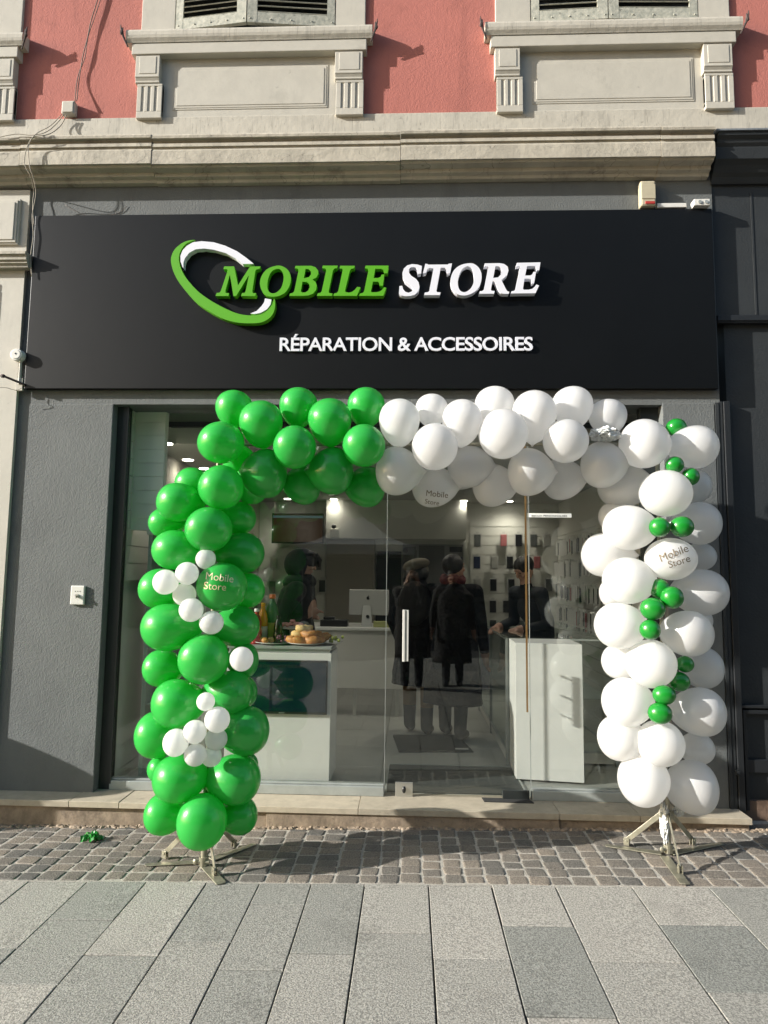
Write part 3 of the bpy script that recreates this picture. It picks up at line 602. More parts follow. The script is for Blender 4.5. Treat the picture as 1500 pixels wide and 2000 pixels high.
tag(wm.build('rubber_mat', M['mat_dark'], origin=(a_.x, YG-.05, ZST)), 'small black rubber scrap lying on the stone step under the door', 'mat')

LATE = []
# ============================================================ SHOP INTERIOR
IX0, IX1, IY1, IZ = -2.03, 1.95, 8.8, 2.54
def st(name, m, *boxes, bevel=0):
    b = MB()
    for q in boxes: b.box(*q)
    return struct(b.build(name, m, bevel=bevel))
b = MB(); yy = YG+.051; ti = rnd
x = -2.6
while x < 2.4:
    y = YG+.051
    while y < 8.9:
        y2 = y+.6; b.box(x+.0015, x+.5985, y+.0015, y2-.0015, FLOOR-.03, FLOOR, ti.random()); y = y2
    x += .6
struct(b.build('shop_floor', M['tiles']))
st('shop_floor_screed', M['bed'], (-2.7, 2.6, 4.5, 9.2, FLOOR-.12, FLOOR-.012))
st('shop_back_wall', M['int_wall'], (IX0-.2, IX1+.2, IY1, IY1+.15, FLOOR-.1, 3.2))
st('shop_right_wall', M['int_wall'], (IX1, IX1+.1, YG+.06, IY1, FLOOR-.1, 3.2))
st('shop_left_wall', M['int_wall'], (IX0-.1, IX0, YG+.06, 5.32, FLOOR-.1, 3.2))
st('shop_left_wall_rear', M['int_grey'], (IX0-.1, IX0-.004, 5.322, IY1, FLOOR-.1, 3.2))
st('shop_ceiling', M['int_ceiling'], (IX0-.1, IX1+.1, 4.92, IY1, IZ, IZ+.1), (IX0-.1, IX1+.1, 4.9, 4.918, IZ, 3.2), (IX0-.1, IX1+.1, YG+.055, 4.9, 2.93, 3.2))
b = MB(); b.box(IX0+.16, IX1-.1, 4.86, 4.895, Z(500, 834, 4.86), Z(500, 824, 4.86)); tag(b.build('ceiling_edge_strip', M['black'], origin=(0, 4.88, 2.6)), 'long black strip under the ceiling just inside the shop glass', 'ceiling_strip')  # black strip put for the dark band along the ceiling edge
# slat wall panels
def slats(name, x0, x1, z0, z1, m, step=.125, y=IY1, lab=None):
    b = MB(); z = z0
    while z < z1: b.box(x0, x1, y-.02, y-.001, z+.004, min(z+step-.004, z1)); z += step
    b.box(x0, x1, y-.008, y-.0005, z0, z1); return struct(b.build(name, m))
xs0 = X(918, 1100, IY1); slats('slat_wall_rear', xs0, IX1-.002, .35, Z(1000, 1019, IY1), M['int_wall'])
b = MB(); z = .35
while z < 2.2: b.box(IX1-.02, IX1-.001, 4.75, IY1-.025, z+.004, z+.121); z += .125
struct(b.build('slat_wall_side', M['int_wall']))
b = MB(); z = 1.5
while z < 2.8: b.box(IX0+.001, IX0+.015, 4.62, 5.31, z+.003, z+.122); z += .125
struct(b.build('slat_wall_left', M['int_wall']))
xq = X(316, 1000, 4.66); st('shop_partition', M['partition'], (IX0+.001, xq, 4.672, 4.72, Z(290, 1044, 4.67)+.031, 2.92))
b = MB(); z = 1.95
while z < 2.85: b.box(IX0+.03, xq-.004, 4.664, 4.6725, z+.002, z+.098); z += .1
struct(b.build('partition_slats', M['partition']))
slats('slat_wall_behind_staff', IX0+.01, X(636, 1100, IY1), 1.0, Z(560, 1070, IY1), M['int_wall'], .16)
# bulkhead over the rear counter, dark doorway, poster
xp0, xp1 = X(786, 1150, IY1-.02), X(905, 1150, IY1-.02); zp1, zp0 = Z(845, 1063, IY1-.02), Z(845, 1395, IY1-.02)
st('shop_bulkhead', M['int_wall'], (X(636, 1050, IY1-.3), X(911, 1050, IY1-.3), IY1-.3, IY1-.001, Z(750, 1052, IY1-.3), IZ-.001))
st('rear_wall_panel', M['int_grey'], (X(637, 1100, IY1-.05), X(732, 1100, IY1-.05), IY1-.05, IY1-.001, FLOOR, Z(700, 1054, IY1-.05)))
b = MB(); q0, q1 = X(735, 1100, IY1-.06), X(784, 1100, IY1-.06); b.box(q0, q1, IY1-.06, IY1-.002, FLOOR, Z(760, 1077, IY1-.06)); dd = b.build('back_door', M['black'], origin=(q0, IY1, FLOOR))
tag(dd, 'narrow black door in the rear wall beside the large poster', 'door')
b = MB(); b.box(q1-.07, q1-.06, IY1-.1, IY1-.061, 1.1, 1.2); b.box(q1-.14, q1-.06, IY1-.11, IY1-.1, 1.14, 1.155); b.build('handle', M['steel'], dd)
po = thing('wall_poster', 'tall poster of the backs of two big phones on the rear wall', 'poster', ((xp0+xp1)/2, IY1-.02, zp0))
b = MB(); b.box(xp0, xp1, IY1-.02, IY1-.001, zp0, zp1); b.build('panel', M['poster_d'], po)
def pp(x0, x1, y0, y1, m, k, nm='phone_picture', rad=0.0):
    Yp = IY1-.021-.003*k; a, c = at(x0, y1, Yp), at(x1, y0, Yp); b = MB(); b.box(a.x, c.x, Yp, Yp+.0028, a.z, c.z); b.build(nm, m, po, bevel=rad)
pp(789, 812, 1068, 1160, M['poster_a'], 1); pp(812, 813.5, 1075, 1150, M['poster_b'], 2); pp(816, 868, 1066, 1392, M['poster_a'], 1); pp(871, 903, 1088, 1392, M['poster_c'], 1)
pp(878, 902, 1068, 1078, M['poster_b'], 2)
for (cx, cy, r_) in ((792, 1075, 5), (796, 1103, 8), (793, 1133, 6)):
    c_ = at(cx, cy, IY1-.028); b = MB(); b.tube([c_, c_+Vector((0, .004, 0))], r_*.0068, 18); b.build('lens_picture', M['poster_b'], po)
# downlights (lit)
def lamp_at(px, py, i, pw=12):
    d = RT*((px-750)/FL)-UP*((py-1000)/FL)+FW; p = CAM+d*((IZ-CAM.z)/d.z)
    b = MB(); b.tube([(p.x, p.y, IZ-.001), (p.x, p.y, IZ-.006)], .055, 20); o = b.build('ceiling_light', M['steel'], origin=(p.x, p.y, IZ))
    b = MB(); b.tube([(p.x, p.y, IZ-.0062), (p.x, p.y, IZ-.009)], .045, 20); b.build('diffuser', M['lamp'], o)
    l = bpy.data.lights.new('downlight', 'SPOT'); l.energy = pw; l.spot_size = R(150); l.spot_blend = 1.0; l.color = (1, .93, .8); l.shadow_soft_size = .04
    lo = bpy.data.objects.new('downlight', l); COL.objects.link(lo); lo.location = (p.x, p.y, IZ-.02); lo.parent = None
    return o
LL = [(325, 865, 'lit round ceiling light nearest the glass on the left-hand side of the shop'), (367, 897, 'lit ceiling light second from the glass along the left shop wall'),
      (399, 914, 'lit ceiling light just above the left balloon pillar, third from the glass'),
      (652, 974.5, 'lit round ceiling light above and right of the wall television'), (562, 973.5, 'small lit ceiling light above the wall television by the green balloons'),
      (906, 977.5, 'lit ceiling light right of the white balloon that is printed with writing'), (995, 978.5, 'lit ceiling light half hidden behind a white balloon near the copper strip'),
      (1155, 957, 'lit ceiling light nearest the right balloon pillar'), (1134, 971.5, 'lit ceiling light above the white hanging strip sign'),
      (800, 938, 'unseen ceiling light added behind the first white balloons, over the middle of the shop'), (1010, 925, 'unseen ceiling light added behind the white bar near the copper strip'), (600, 925, 'unseen ceiling light added behind the middle of the green bar')]  # these three unseen lamps are added to brighten the interior
for i, (px_, py_, lab) in enumerate(LL): tag(lamp_at(px_, py_, i, (6, 6, 6, 4, 8)[i] if i < 5 else 12), lab, 'ceiling light', 'round downlights in the shop ceiling')

# televisions
tv = thing('television', 'wall television with a dim brown menu picture above the hooded person', 'television', at(580, 1060, 8.4))
a, c = at(530, 1061, 8.4), at(633, 1003, 8.4)
b = MB(); b.box(a.x, c.x, 8.4, 8.45, a.z, c.z); b.box(a.x+.1, c.x-.1, 8.45, 8.79, a.z+.1, c.z-.1); b.build('casing', M['black'], tv, bevel=.003)
b = MB(); b.box(a.x+.015, c.x-.015, 8.396, 8.4, a.z+.02, c.z-.015); sc_ = b.build('screen', M['screen2'], tv)
b = MB(); b.box(a.x+.015, c.x-.015, 8.3935, 8.3958, c.z-.06, c.z-.03); b.build('picture_band', mat('screen_teal', (.03,.05,.055), .3, emit=((.08,.14,.15), .25)), sc_)
cc = at(653, 1029, IY1-.34); cmr = thing('security_camera', 'small round security camera on the rear shop wall', 'camera', cc)
b = MB(); b.box(cc.x-.05, cc.x+.05, IY1-.34, IY1-.301, cc.z-.14, cc.z-.02); b.build('mount', M['plastic_white'], cmr, bevel=.01)
b = MB(); b.ball(cc+Vector((0, -.05, 0)), .03, .03, .03, 14, 10); b.build('dome', M['black'], cmr)

# display counter with screen and food
Yc = 4.62; cx0, cx1 = X(440, 1400, Yc), X(645, 1400, Yc); ctz = Z(560, 1262, Yc)
dc = thing('display_counter', 'white display counter behind the glass carrying plates of food', 'counter', ((cx0+cx1)/2, 4.8, FLOOR))
b = MB(); b.box(cx0, cx1, Yc+.0, 5.02, FLOOR+.025, ctz-.045); b.build('body', M['gloss_white'], dc, bevel=.002)
b = MB(); b.box(cx0+.01, cx1-.012, Yc+.012, 5.0, ctz-.043, ctz-.02); b.box(cx0-.0, cx1, Yc-.002, 5.022, ctz-.02, ctz); b.build('top', M['alu'], dc, bevel=.002)
b = MB(); b.box(cx0+.02, cx1-.02, Yc+.02, 5.0, FLOOR, FLOOR+.024); b.build('plinth', M['black'], dc)
t2 = thing('screen', 'wide dark screen listing prices on the front of the white food counter', 'screen', at(560, 1392, 4.6))
a, c = at(462, 1393, 4.595), at(640, 1291, 4.595)
b = MB(); b.box(a.x, c.x, 4.598, 4.618, a.z, c.z); b.build('casing', M['black'], t2, bevel=.003)
b = MB(); b.box(a.x+.01, c.x-.01, 4.5955, 4.598, a.z+.018, c.z-.012); ds = b.build('display', M['screen'], t2)
b = MB(); b.box((a.x+c.x)/2-.02, (a.x+c.x)/2+.02, 4.5965, 4.598, a.z+.005, a.z+.012); b.build('maker_mark', M['steel'], t2)
def flat_text(txt, px, py, hpx, Yt_, parent, m, name='writing', wide=1.0, off=.012):
    p = at(px, py, Yt_); vs, fs = text_mesh(txt, 1.0, off); h_ = max(v.y for v in vs); k = hpx*Yt_/FL/h_
    b = MB(); b.add([(p.x+v.x*k*wide, Yt_, p.z+v.y*k) for v in vs], fs); return b.build(name, m, parent)
flat_text('OFFRE CHANGEMENT D\'ÉCRAN', 492, 1303, 6.5, 4.5948, ds, M['screen_text'], wide=.93)
for k_, (t__, yy_) in enumerate((('IPHONE X: 69€', 1329), ('IPHONE XS: 69€', 1342), ('IPHONE XR: 72€', 1355), ('IPHONE 11: 65€', 1368))): flat_text(t__, 526 if k_ else 529, yy_, 6, 4.5948, ds, M['screen_text'], wide=.82)

# food and drink
def on_top(px, Y): return Vector((X(px, 1250, Y), Y, ctz))
def plate(px, Y, r, lab):
    c_ = on_top(px, Y); b = MB(); b.lathe(c_+Vector((0, 0, .001)), [(.02, .0), (r*.6, 0), (r, .014), (r+.004, .018), (r-.004, .017), (r*.6, .005), (.01, .004)], 28)
    return tag(b.build('plate', M['plate'], origin=c_, smooth=True), lab, 'plate', 'plates on the white counter')
plate(537, 4.76, .14, 'white plate of small bites beside the bottles'); plate(600, 4.74, .135, 'white plate heaped with golden pastries'); plate(642, 4.80, .1, 'white plate with green grapes at the counter corner')
rf = random.Random(11)
def pastry(c, L_, r, rot, m, lab, grp='golden pastries heaped on the middle plate'):
    b = MB(); pts = []; rad = []
    for k in range(9):
        t = k/8-.5; pts.append(Vector((math.cos(rot)*t*L_-math.sin(rot)*t*t*L_*.7, math.sin(rot)*t*L_+math.cos(rot)*t*t*L_*.7, .25*L_*abs(t)))+c); rad.append(r*(.35+.65*math.cos(t*2.6))*(1+.13*(k % 2)))
    b.tube(pts, rad, 14); b.v = [tuple(Vector(v)+Vector((noise.noise(Vector(v)*42), noise.noise(Vector(v)*42+Vector((5, 5, 5))), noise.noise(Vector(v)*42+Vector((9, 2, 7)))))*.009) for v in b.v]; return tag(b.build('pastry', m, origin=c, smooth=True), lab, 'pastry', grp)
pc = on_top(600, 4.74)
pl = [(-.085, -.03, .03, .1, 'leftmost pastry at the foot of the heap'), (-.03, -.07, .03, .5, 'front pastry lying flat at the rim of the middle plate'), (.03, -.07, .032, -.4, 'pastry lying in front of the heap, right of the flat front one'), (.085, -.03, .03, .9, 'pastry at the right foot of the heap beside the grapes'),
      (-.05, .0, .065, .3, 'pastry resting on the left slope of the heap'), (.01, -.03, .068, -.2, 'pastry in the centre of the heap'), (.06, .0, .062, .7, 'pastry on the right slope of the heap'), (-.03, .05, .05, 1.2, 'pastry at the back of the heap'), (.03, .06, .045, 2.0, 'pastry behind the centre of the heap, right of the back one'),
      (-.02, .0, .105, .5, 'pale cut pastry crowning the heap'), (.1, .03, .05, .2, 'pastry at the far rim of the middle plate, next to the green grapes')]
for k, (dx, dy, dz, ro, lab) in enumerate(pl): pastry(pc+Vector((dx, dy, dz)), .115, .03, ro, M['bread_pale'] if k in (4, 9) else M['bread'], lab)
pc2 = on_top(645, 4.8); pastry(pc2+Vector((-.05, -.02, .045)), .09, .03, .6, M['bread'], 'dark baked roll standing beside the green grapes', 'rolls near the counter corner')
gb = MB()
for k in range(16): gb.ball(pc2+Vector((rf.uniform(.0, .085), rf.uniform(-.05, .04), .022+rf.random()*.03)), .011, .011, .013, 8, 6)
tag(gb.build('green_grapes', M['grape_green'], origin=pc2, smooth=True), 'small bunch of green grapes on the corner plate', 'grapes')
pc3 = on_top(537, 4.76); gb = MB()
for k in range(26): gb.ball(pc3+Vector((rf.uniform(.02, .12), rf.uniform(-.05, .06), .02+rf.random()*.035)), .011, .011, .012, 8, 6)
tag(gb.build('dark_grapes', M['grape_dark'], origin=pc3, smooth=True), 'bunch of dark red grapes between two plates', 'grapes')
for k, (dx, dy, lab) in enumerate(((-.1, -.02, 'small brown roll nearest the orange bottle'), (-.06, -.05, 'small pale roll at the front of the left plate'), (-.03, .0, 'round cream roll left of the dark grapes'))):
    b = MB(); b.ball(pc3+Vector((dx, dy, .028)), .026, .024, .022, 14, 10, nz=.15); tag(b.build('bread_roll', M['bread_pale'] if k == 2 else M['bread'], origin=pc3, smooth=True), lab, 'bread roll', 'small rolls on the left plate')
cs = on_top(569, 4.93); b = MB(); b.lathe(cs+Vector((0, 0, .001)), [(.07, 0), (.07, .01), (.018, .02), (.015, .085), (.05, .095), (.115, .1), (.118, .105), (.05, .103), (.01, .102)], 26); cst = b.build('cake_stand', M['plate'], origin=cs, smooth=True)
tag(cst, 'low cake stand carrying a mound of pink sweets', 'cake stand')
b = MB()
for k in range(26): r_ = rf.random()**.6*.085; a_ = rf.random()*6.28; b.ball(cs+Vector((r_*math.cos(a_), r_*math.sin(a_), .115+.035*(1-r_/.085)+rf.random()*.006)), .015, .015, .012, 8, 6, nz=.3)
tag(b.build('pink_sweets', M['pink_sweet'], origin=cs), 'mound of pink sweets on the low stand', 'sweets')
def bottle(px, Y, H, r, m, capm, labm, lab, kind='round'):
    c_ = on_top(px, Y); root = thing('bottle', lab, 'bottle', c_, 'drink bottles on the white counter')
    b = MB(); b.lathe(c_, [(r*.9, 0), (r, .01), (r, H*.22), (r*.9, H*.3), (r*.97, H*.42), (r, H*.58), (r*.8, H*.72), (r*.42, H*.85), (r*.36, H*.92)], 20); b.build('body', m, root, smooth=True)
    b = MB(); b.lathe(c_+Vector((0, 0, H*.905)), [(r*.46, 0), (r*.48, .004), (r*.48, H*.075), (r*.4, H*.09)], 16); b.build('cap', capm, root, smooth=True)
    b = MB(); b.lathe(c_, [(r*1.01, H*.12), (r*1.03, H*.13), (r*1.03, H*.4), (r*1.01, H*.41)], 20); b.build('label', labm, root, smooth=True)
bottle(530, 4.88, .35, .05, M['bot_green'], M['bot_cap'], M['bot_label'], 'tall green juice bottle with an orange cap')
bottle(512, 4.82, .29, .036, M['bot_orange'], M['bot_orange'], M['bot_white'], 'orange juice bottle with a pale label')
bottle(500, 4.74, .25, .038, M['bot_red'], M['plastic_white'], M['bot_red'], 'red bottle half hidden behind the green balloons')
bottle(543, 4.78, .2, .034, M['bot_dark'], M['bot_dark'], M['bot_dark'], 'dark cola bottle between the green bottle and the cake stand')

# reception desk with computer
dy0 = 6.95; da, dbb = X(592, 1225, dy0), X(790, 1225, dy0); dz = Z(700, 1226, dy0)
dk = thing('reception_desk', 'pale reception desk carrying the silver computer', 'desk', ((da+dbb)/2, dy0, FLOOR))
b = MB(); b.box(da, dbb, dy0, 7.7, dz-.03, dz); b.build('desk_top', M['gloss_white'], dk, bevel=.003)
b = MB(); b.box(da+.01, dbb-.01, dy0+.02, dy0+.04, Z(700, 1345, dy0), dz-.031); b.build('front_panel', M['int_wall'], dk)
for xx in (da+.05, (da+dbb)/2, dbb-.09):
    b = MB(); b.box(xx, xx+.035, dy0+.05, dy0+.085, FLOOR, dz-.031); b.build('leg', M['steel'], dk)
Yk = 7.2; cp = at(718, 1223, Yk); kz = dz
pcx = thing('desktop_computer', 'silver all-in-one desktop computer seen from behind on the desk', 'computer', (cp.x, Yk, kz))
a, c = at(681, 1201, Yk), at(760, 1152, Yk)
b = MB(); b.box(a.x, c.x, Yk, Yk+.022, a.z, c.z); b.build('housing', M['silver'], pcx, bevel=.008)
b = MB(); s0, s1, s2, s3 = at(706, 1222, Yk-.03), at(727, 1222, Yk-.03), at(724, 1183, Yk-.02), at(709, 1183, Yk-.02)
b.add([(s0.x, Yk-.07, kz+.002), (s1.x, Yk-.07, kz+.002), (s2.x, Yk-.01, s2.z), (s3.x, Yk-.01, s3.z), (s0.x, Yk-.055, kz+.002), (s1.x, Yk-.055, kz+.002), (s2.x, Yk-.001, s2.z), (s3.x, Yk-.001, s3.z)], [(0,1,2,3),(7,6,5,4),(0,4,5,1),(1,5,6,2),(2,6,7,3),(3,7,4,0)])
b.box(s0.x-.01, s1.x+.01, Yk-.12, Yk+.05, kz+.0005, kz+.006); b.build('stand', M['silver'], pcx)
b = MB(); rr = at(718, 1204, Yk-.05); b.tube([(rr.x, Yk-.058, rr.z), (rr.x, Yk-.04, rr.z)], .018, 16); b.build('cable_hole', M['black'], pcx)
apc = at(719, 1167, Yk-.001); k_ = .022
ap = [(-.05,.55),(.2,.62),(.45,.55),(.62,.35),(.45,.15),(.42,-.12),(.55,-.38),(.75,-.5),(.6,-.85),(.38,-1.1),(.15,-1.08),(0,-1.02),(-.18,-1.08),(-.4,-1.08),(-.65,-.75),(-.78,-.3),(-.72,.15),(-.5,.45),(-.25,.52)]
outline('fruit_mark', [[(apc.x+x*k_, apc.z+z*k_) for x, z in ap]], M['black'], pcx, Yk-.003, .003)
outline('fruit_mark', [[(apc.x+x*k_, apc.z+z*k_) for x, z in ((0,.7),(.05,1.0),(.32,1.2),(.3,.9),(.12,.72))]], M['black'], pcx, Yk-.003, .003)
b = MB(); q = at(650, 1222, 7.1); b.box(q.x-.13, q.x+.16, 7.05, 7.2, kz+.001, kz+.07); b.box(q.x-.1, q.x+.02, 7.08, 7.16, kz+.07, kz+.1); tag(b.build('card_terminal', M['black'], origin=(q.x, 7.1, kz), bevel=.006), 'low black machine on the desk beside the computer', 'machine')
b = MB(); q = at(748, 1222, 7.05); b.box(q.x-.1, q.x+.11, 7.02, 7.1, kz+.001, kz+.062); tag(b.build('card_box', M['paper_yellow'], origin=(q.x, 7.05, kz), bevel=.004), 'small yellow-green box on the desk under the computer', 'box')

# right-hand counters
wp = thing('white_cabinet', 'plain white cabinet panel standing behind the glass, half in sunlight', 'cabinet', at(1075, 1495, 4.9))
p_ = [at(1008, 1493, 4.90), at(1141, 1498, 4.84), at(1133, 1259, 4.84), at(1002, 1256, 4.90)]
b = MB(); bx0, bx1 = p_[0].x, p_[1].x; b.add([(p_[0].x, 4.9, FLOOR+.015), (p_[1].x, 4.84, FLOOR+.015), (p_[1].x, 4.84, p_[2].z), (p_[0].x, 4.9, p_[2].z), (p_[0].x+.01, 5.26, FLOOR+.015), (p_[1].x+.01, 5.26, FLOOR+.015), (p_[1].x+.01, 5.26, p_[2].z), (p_[0].x+.01, 5.26, p_[2].z)], [(0,1,2,3),(7,6,5,4),(0,4,5,1),(1,5,6,2),(2,6,7,3),(3,7,4,0)])
b.build('panel_body', M['gloss_white'], wp, bevel=.002)
for xx in (bx0+.05, bx1-.07): b = MB(); b.box(xx, xx+.04, 4.93, 4.97, FLOOR, FLOOR+.016); b.build('foot', M['black'], wp)
gx0, gx1 = X(975, 1250, 5.76), IX1-.35; gy0, gy1 = 5.32, 7.4
gz1 = Z(1003, 1247, 5.3)
gc = thing('glass_showcase', 'long glass showcase with a thin metal frame running into the shop', 'showcase', (gx0, gy0, FLOOR))
b = MB()
for xx in (gx0, gx1):
    for yy in (gy0, (gy0+gy1)/2, gy1): b.box(xx-.012, xx+.012, yy-.012, yy+.012, FLOOR, gz1)
for z_ in (FLOOR+.1, gz1-.012):
    for yy in (gy0, gy1): b.box(gx0+.012, gx1-.012, yy-.01, yy+.01, z_, z_+.012)
    for xx in (gx0, gx1): b.box(xx-.01, xx+.01, gy0+.012, (gy0+gy1)/2-.012, z_, z_+.012); b.box(xx-.01, xx+.01, (gy0+gy1)/2+.012, gy1-.012, z_, z_+.012)
b.build('metal_frame', M['alu'], gc)
b = MB(); b.box(gx0-.002, gx0+.004, gy0+.013, gy1-.013, FLOOR+.113, gz1-.013); b.box(gx0+.013, gx1-.013, gy0-.003, gy0+.003, FLOOR+.113, gz1-.013); b.box(gx0-.01, gx1+.01, gy0-.01, gy1+.01, gz1+.001, gz1+.009); b.build('glazing', M['glass_case'], gc)
b = MB(); b.box(gx0, gx1, gy0, gy1, FLOOR+.02, FLOOR+.098); b.build('plinth', M['int_wall'], gc)
b = MB(); b.box(gx0+.02, gx1-.02, gy0+.02, gy1-.02, FLOOR+.5, FLOOR+.506); b.build('shelf', M['alu'], gc)
# white strip sign hanging in the shop
Yh = 6.6; a, c = at(1031, 1010, Yh), at(1116, 1003, Yh)
hs = thing('strip_sign', 'narrow white strip sign with small dark capitals hanging inside the shop', 'sign', (a.x, Yh, a.z))
b = MB(); b.box(a.x, c.x, Yh, Yh+.01, a.z, c.z); b.build('board', mat('glow_added_strip', (.8, .8, .76), .5, emit=((1, .98, .92), .45)), hs)  # faint glow added to brighten the white board
flat_text('BIJOUX PERSONNALISÉS', 1038, 1009, 4.3, Yh-.002, hs, M['black'], wide=1.32, off=.02)
b = MB()
for q in (.05, .95): b.tube([(a.x+(c.x-a.x)*q, Yh+.005, c.z), (a.x+(c.x-a.x)*q, Yh+.005, IZ)], .0015, 5)
b.build('wire', M['steel'], hs)
# door mat and entrance grid
g1, g2, g3, g4 = flr(767, 1437), flr(893, 1437), flr(925, 1470), flr(779, 1470)
b = MB(); b.add([(p.x, p.y, FLOOR+.001) for p in (g4, g3, g2, g1)]+[(p.x, p.y, FLOOR+.009) for p in (g4, g3, g2, g1)], [(3,2,1,0),(4,5,6,7),(0,1,5,4),(1,2,6,5),(2,3,7,6),(3,0,4,7)])
dm = b.build('door_mat', M['mat_dark'], origin=g4); tag(dm, 'dark grey door mat lying on the shop floor tiles', 'door mat')
q = flr(903, 1465); b = MB(); b.box(q.x-.06, q.x+.05, q.y-.02, q.y+.02, FLOOR+.0095, FLOOR+.0115); b.build('label_patch', M['card'], dm)
eg = thing('entrance_grid', 'ribbed metal entrance grid let into the floor behind the glass door', 'floor grid', ((dx0+dx1)/2, 4.75, FLOOR))
b = MB(); y = YG+.06; ge = flr(760, 1494).y; ga, gb_ = dx0+.012, dx1-.02
while y < ge-.02: b.box(ga, gb_, y, y+.011, FLOOR-.008, FLOOR+.009); y += .021
b.build('rib', M['grid'], eg)
b = MB(); b.box(ga-.0, gb_, ge-.012, ge, FLOOR-.01, FLOOR+.011); b.box(ga-.012, ga-.001, YG+.056, ge, FLOOR-.01, FLOOR+.011); b.box(gb_+.001, gb_+.012, YG+.056, ge, FLOOR-.01, FLOOR+.011); b.build('edge_frame', M['alu'], eg)
b = MB(); b.box(ga, gb_, YG+.056, ge-.013, FLOOR+.0005, FLOOR+.003); b.build('tray', M['black'], eg)
for k, (px_, py_, m, t_) in enumerate(((536, 1101, 'case_clear', 'highest'), (622, 1101, 'case_grey', 'upper'), (616, 1144, 'case_clear', 'middle'), (630, 1144, 'case_dark', 'second'), (533, 1146, 'case_grey', 'lower'))):
    LATE.append((px_, py_, m, f'{m[5:]} accessory packet behind the hooded person, {t_} one there'.replace('clear', 'pale').replace('dark', 'black')))
# left: glazed cabinet with black rucksack
Ya = 4.67; a, c = at(268, 1530, Ya), at(440, 1046, Ya)
cb = thing('glazed_cabinet', 'pale glazed cabinet by the left pillar with a black rucksack inside', 'cabinet', (a.x, Ya, FLOOR))
x0, x1, z1 = a.x, X(398, 1300, Ya), c.z
b = MB(); b.box(x0, x0+.03, Ya, 5.2, FLOOR, z1); b.box(x1-.03, x1, Ya, 5.2, FLOOR, z1); b.box(x0-.01, x1+.01, Ya-.01, 5.21, z1+.001, z1+.03); b.box(x0+.031, x1-.031, Ya+.001, 5.199, FLOOR, FLOOR+.1); b.box(x0+.031, x1-.031, 5.18, 5.199, FLOOR+.101, z1)
b.build('carcass', M['int_wall'], cb, bevel=.002)
for k, zq in enumerate((Z(330, 1215, Ya), Z(330, 1375, Ya))): b = MB(); b.box(x0+.031, x1-.031, Ya+.02, 5.17, zq-.012, zq); b.build('shelf', M['int_wall'], cb)
b = MB(); b.box(x0+.005, x1-.005, Ya-.006, Ya-.002, FLOOR+.02, z1-.002); b.build('glass_front', M['glass_case'], cb)
for k, (q0_, q1_, h_, mm, lab) in enumerate(((.05, .16, .12, 'card', 'small white box at the left of the lower cabinet shelf'), (.2, .36, .09, 'case_grey', 'flat grey box on the lower cabinet shelf'), (.06, .17, .16, 'poster_d', 'grey box on the floor of the pale cabinet'))):
    zq = (Z(330, 1375, Ya), Z(330, 1375, Ya), FLOOR+.101)[k]; b = MB(); b.box(x0+q0_, x0+q1_, Ya+.12, Ya+.26, zq+.001, zq+h_); tag(b.build('box', M[mm], origin=(x0+q0_, Ya+.12, zq), bevel=.003), lab, 'box')
bgx = at(297, 1160, 4.86); bgz = Z(330, 1215, Ya)
rk = thing('rucksack', 'black rucksack standing inside the pale glazed cabinet', 'rucksack', (bgx.x+.03, 4.9, bgz))
b = MB(); b.ball((bgx.x+.04, 4.92, bgz+.24), .13, .09, .24, 20, 14, nz=.12); b.build('bag', M['cloth_black'], rk, smooth=True)
b = MB(); b.ball((bgx.x+.04, 4.84, bgz+.15), .09, .03, .1, 16, 10, nz=.1); b.build('pocket', M['cloth_black'], rk, smooth=True)
b = MB(); b.box(bgx.x-.0, bgx.x+.03, 4.825, 4.835, bgz+.25, bgz+.275); b.build('buckle', M['steel'], rk)

# phone accessories on pegs
def make_case(m):
    root = thing('phone_case', 'x', 'phone case', (0, 0, 0))
    b = MB(); b.box(-.052, .052, -.004, .0, -.095, .085); b.box(-.018, .018, -.004, 0, .0852, .112); b.build('card', M['card'], root)
    b = MB(); b.box(-.04, .04, -.017, -.0042, -.08, .072); b.box(-.034, -.006, -.021, -.0172, .03, .066); b.build('case', m, root, bevel=.004)
    b = MB(); b.tube([(0, -.008, .103), (0, .06, .1)], .003, 6); b.build('peg', M['steel'], root)
    return root
protos = {}
def case_at(x, y, z, rz, m, lab, grp):
    if m not in protos: protos[m] = make_case(M[m]); o = protos[m]; o.location = (x, y, z)
    else: o = copy_tree(protos[m], None, (x, y, z))
    o.rotation_euler = (0, 0, rz); o['label'] = lab; o['group'] = grp
rows = [(1055, 'top', [(932, 'case_grey'), (983, 'case_pink'), (1012, 'case_dark'), (1041, 'case_grey'), (1067, 'case_clear')]),
        (1098, 'second', [(931, 'case_blue'), (965, 'case_clear'), (995, 'case_dark'), (1022, 'case_dark'), (1048, 'case_pink')]),
        (1142, 'third', [(932, 'case_clear'), (963, 'case_dark'), (998, 'case_dark'), (1071, 'case_grey')]),
        (1184, 'fourth', [(931, 'case_blue'), (962, 'case_dark'), (988, 'case_dark'), (1017, 'case_grey'), (1046, 'case_dark')]),
        (1226, 'lowest', [(931, 'case_dark'), (962, 'case_grey'), (986, 'case_dark'), (1016, 'case_blue'), (1046, 'case_grey')])]
cn = {'case_grey': 'grey', 'case_pink': 'pink', 'case_dark': 'black', 'case_blue': 'navy', 'case_clear': 'clear'}
ordn = ['first', 'second', 'third', 'fourth', 'fifth']
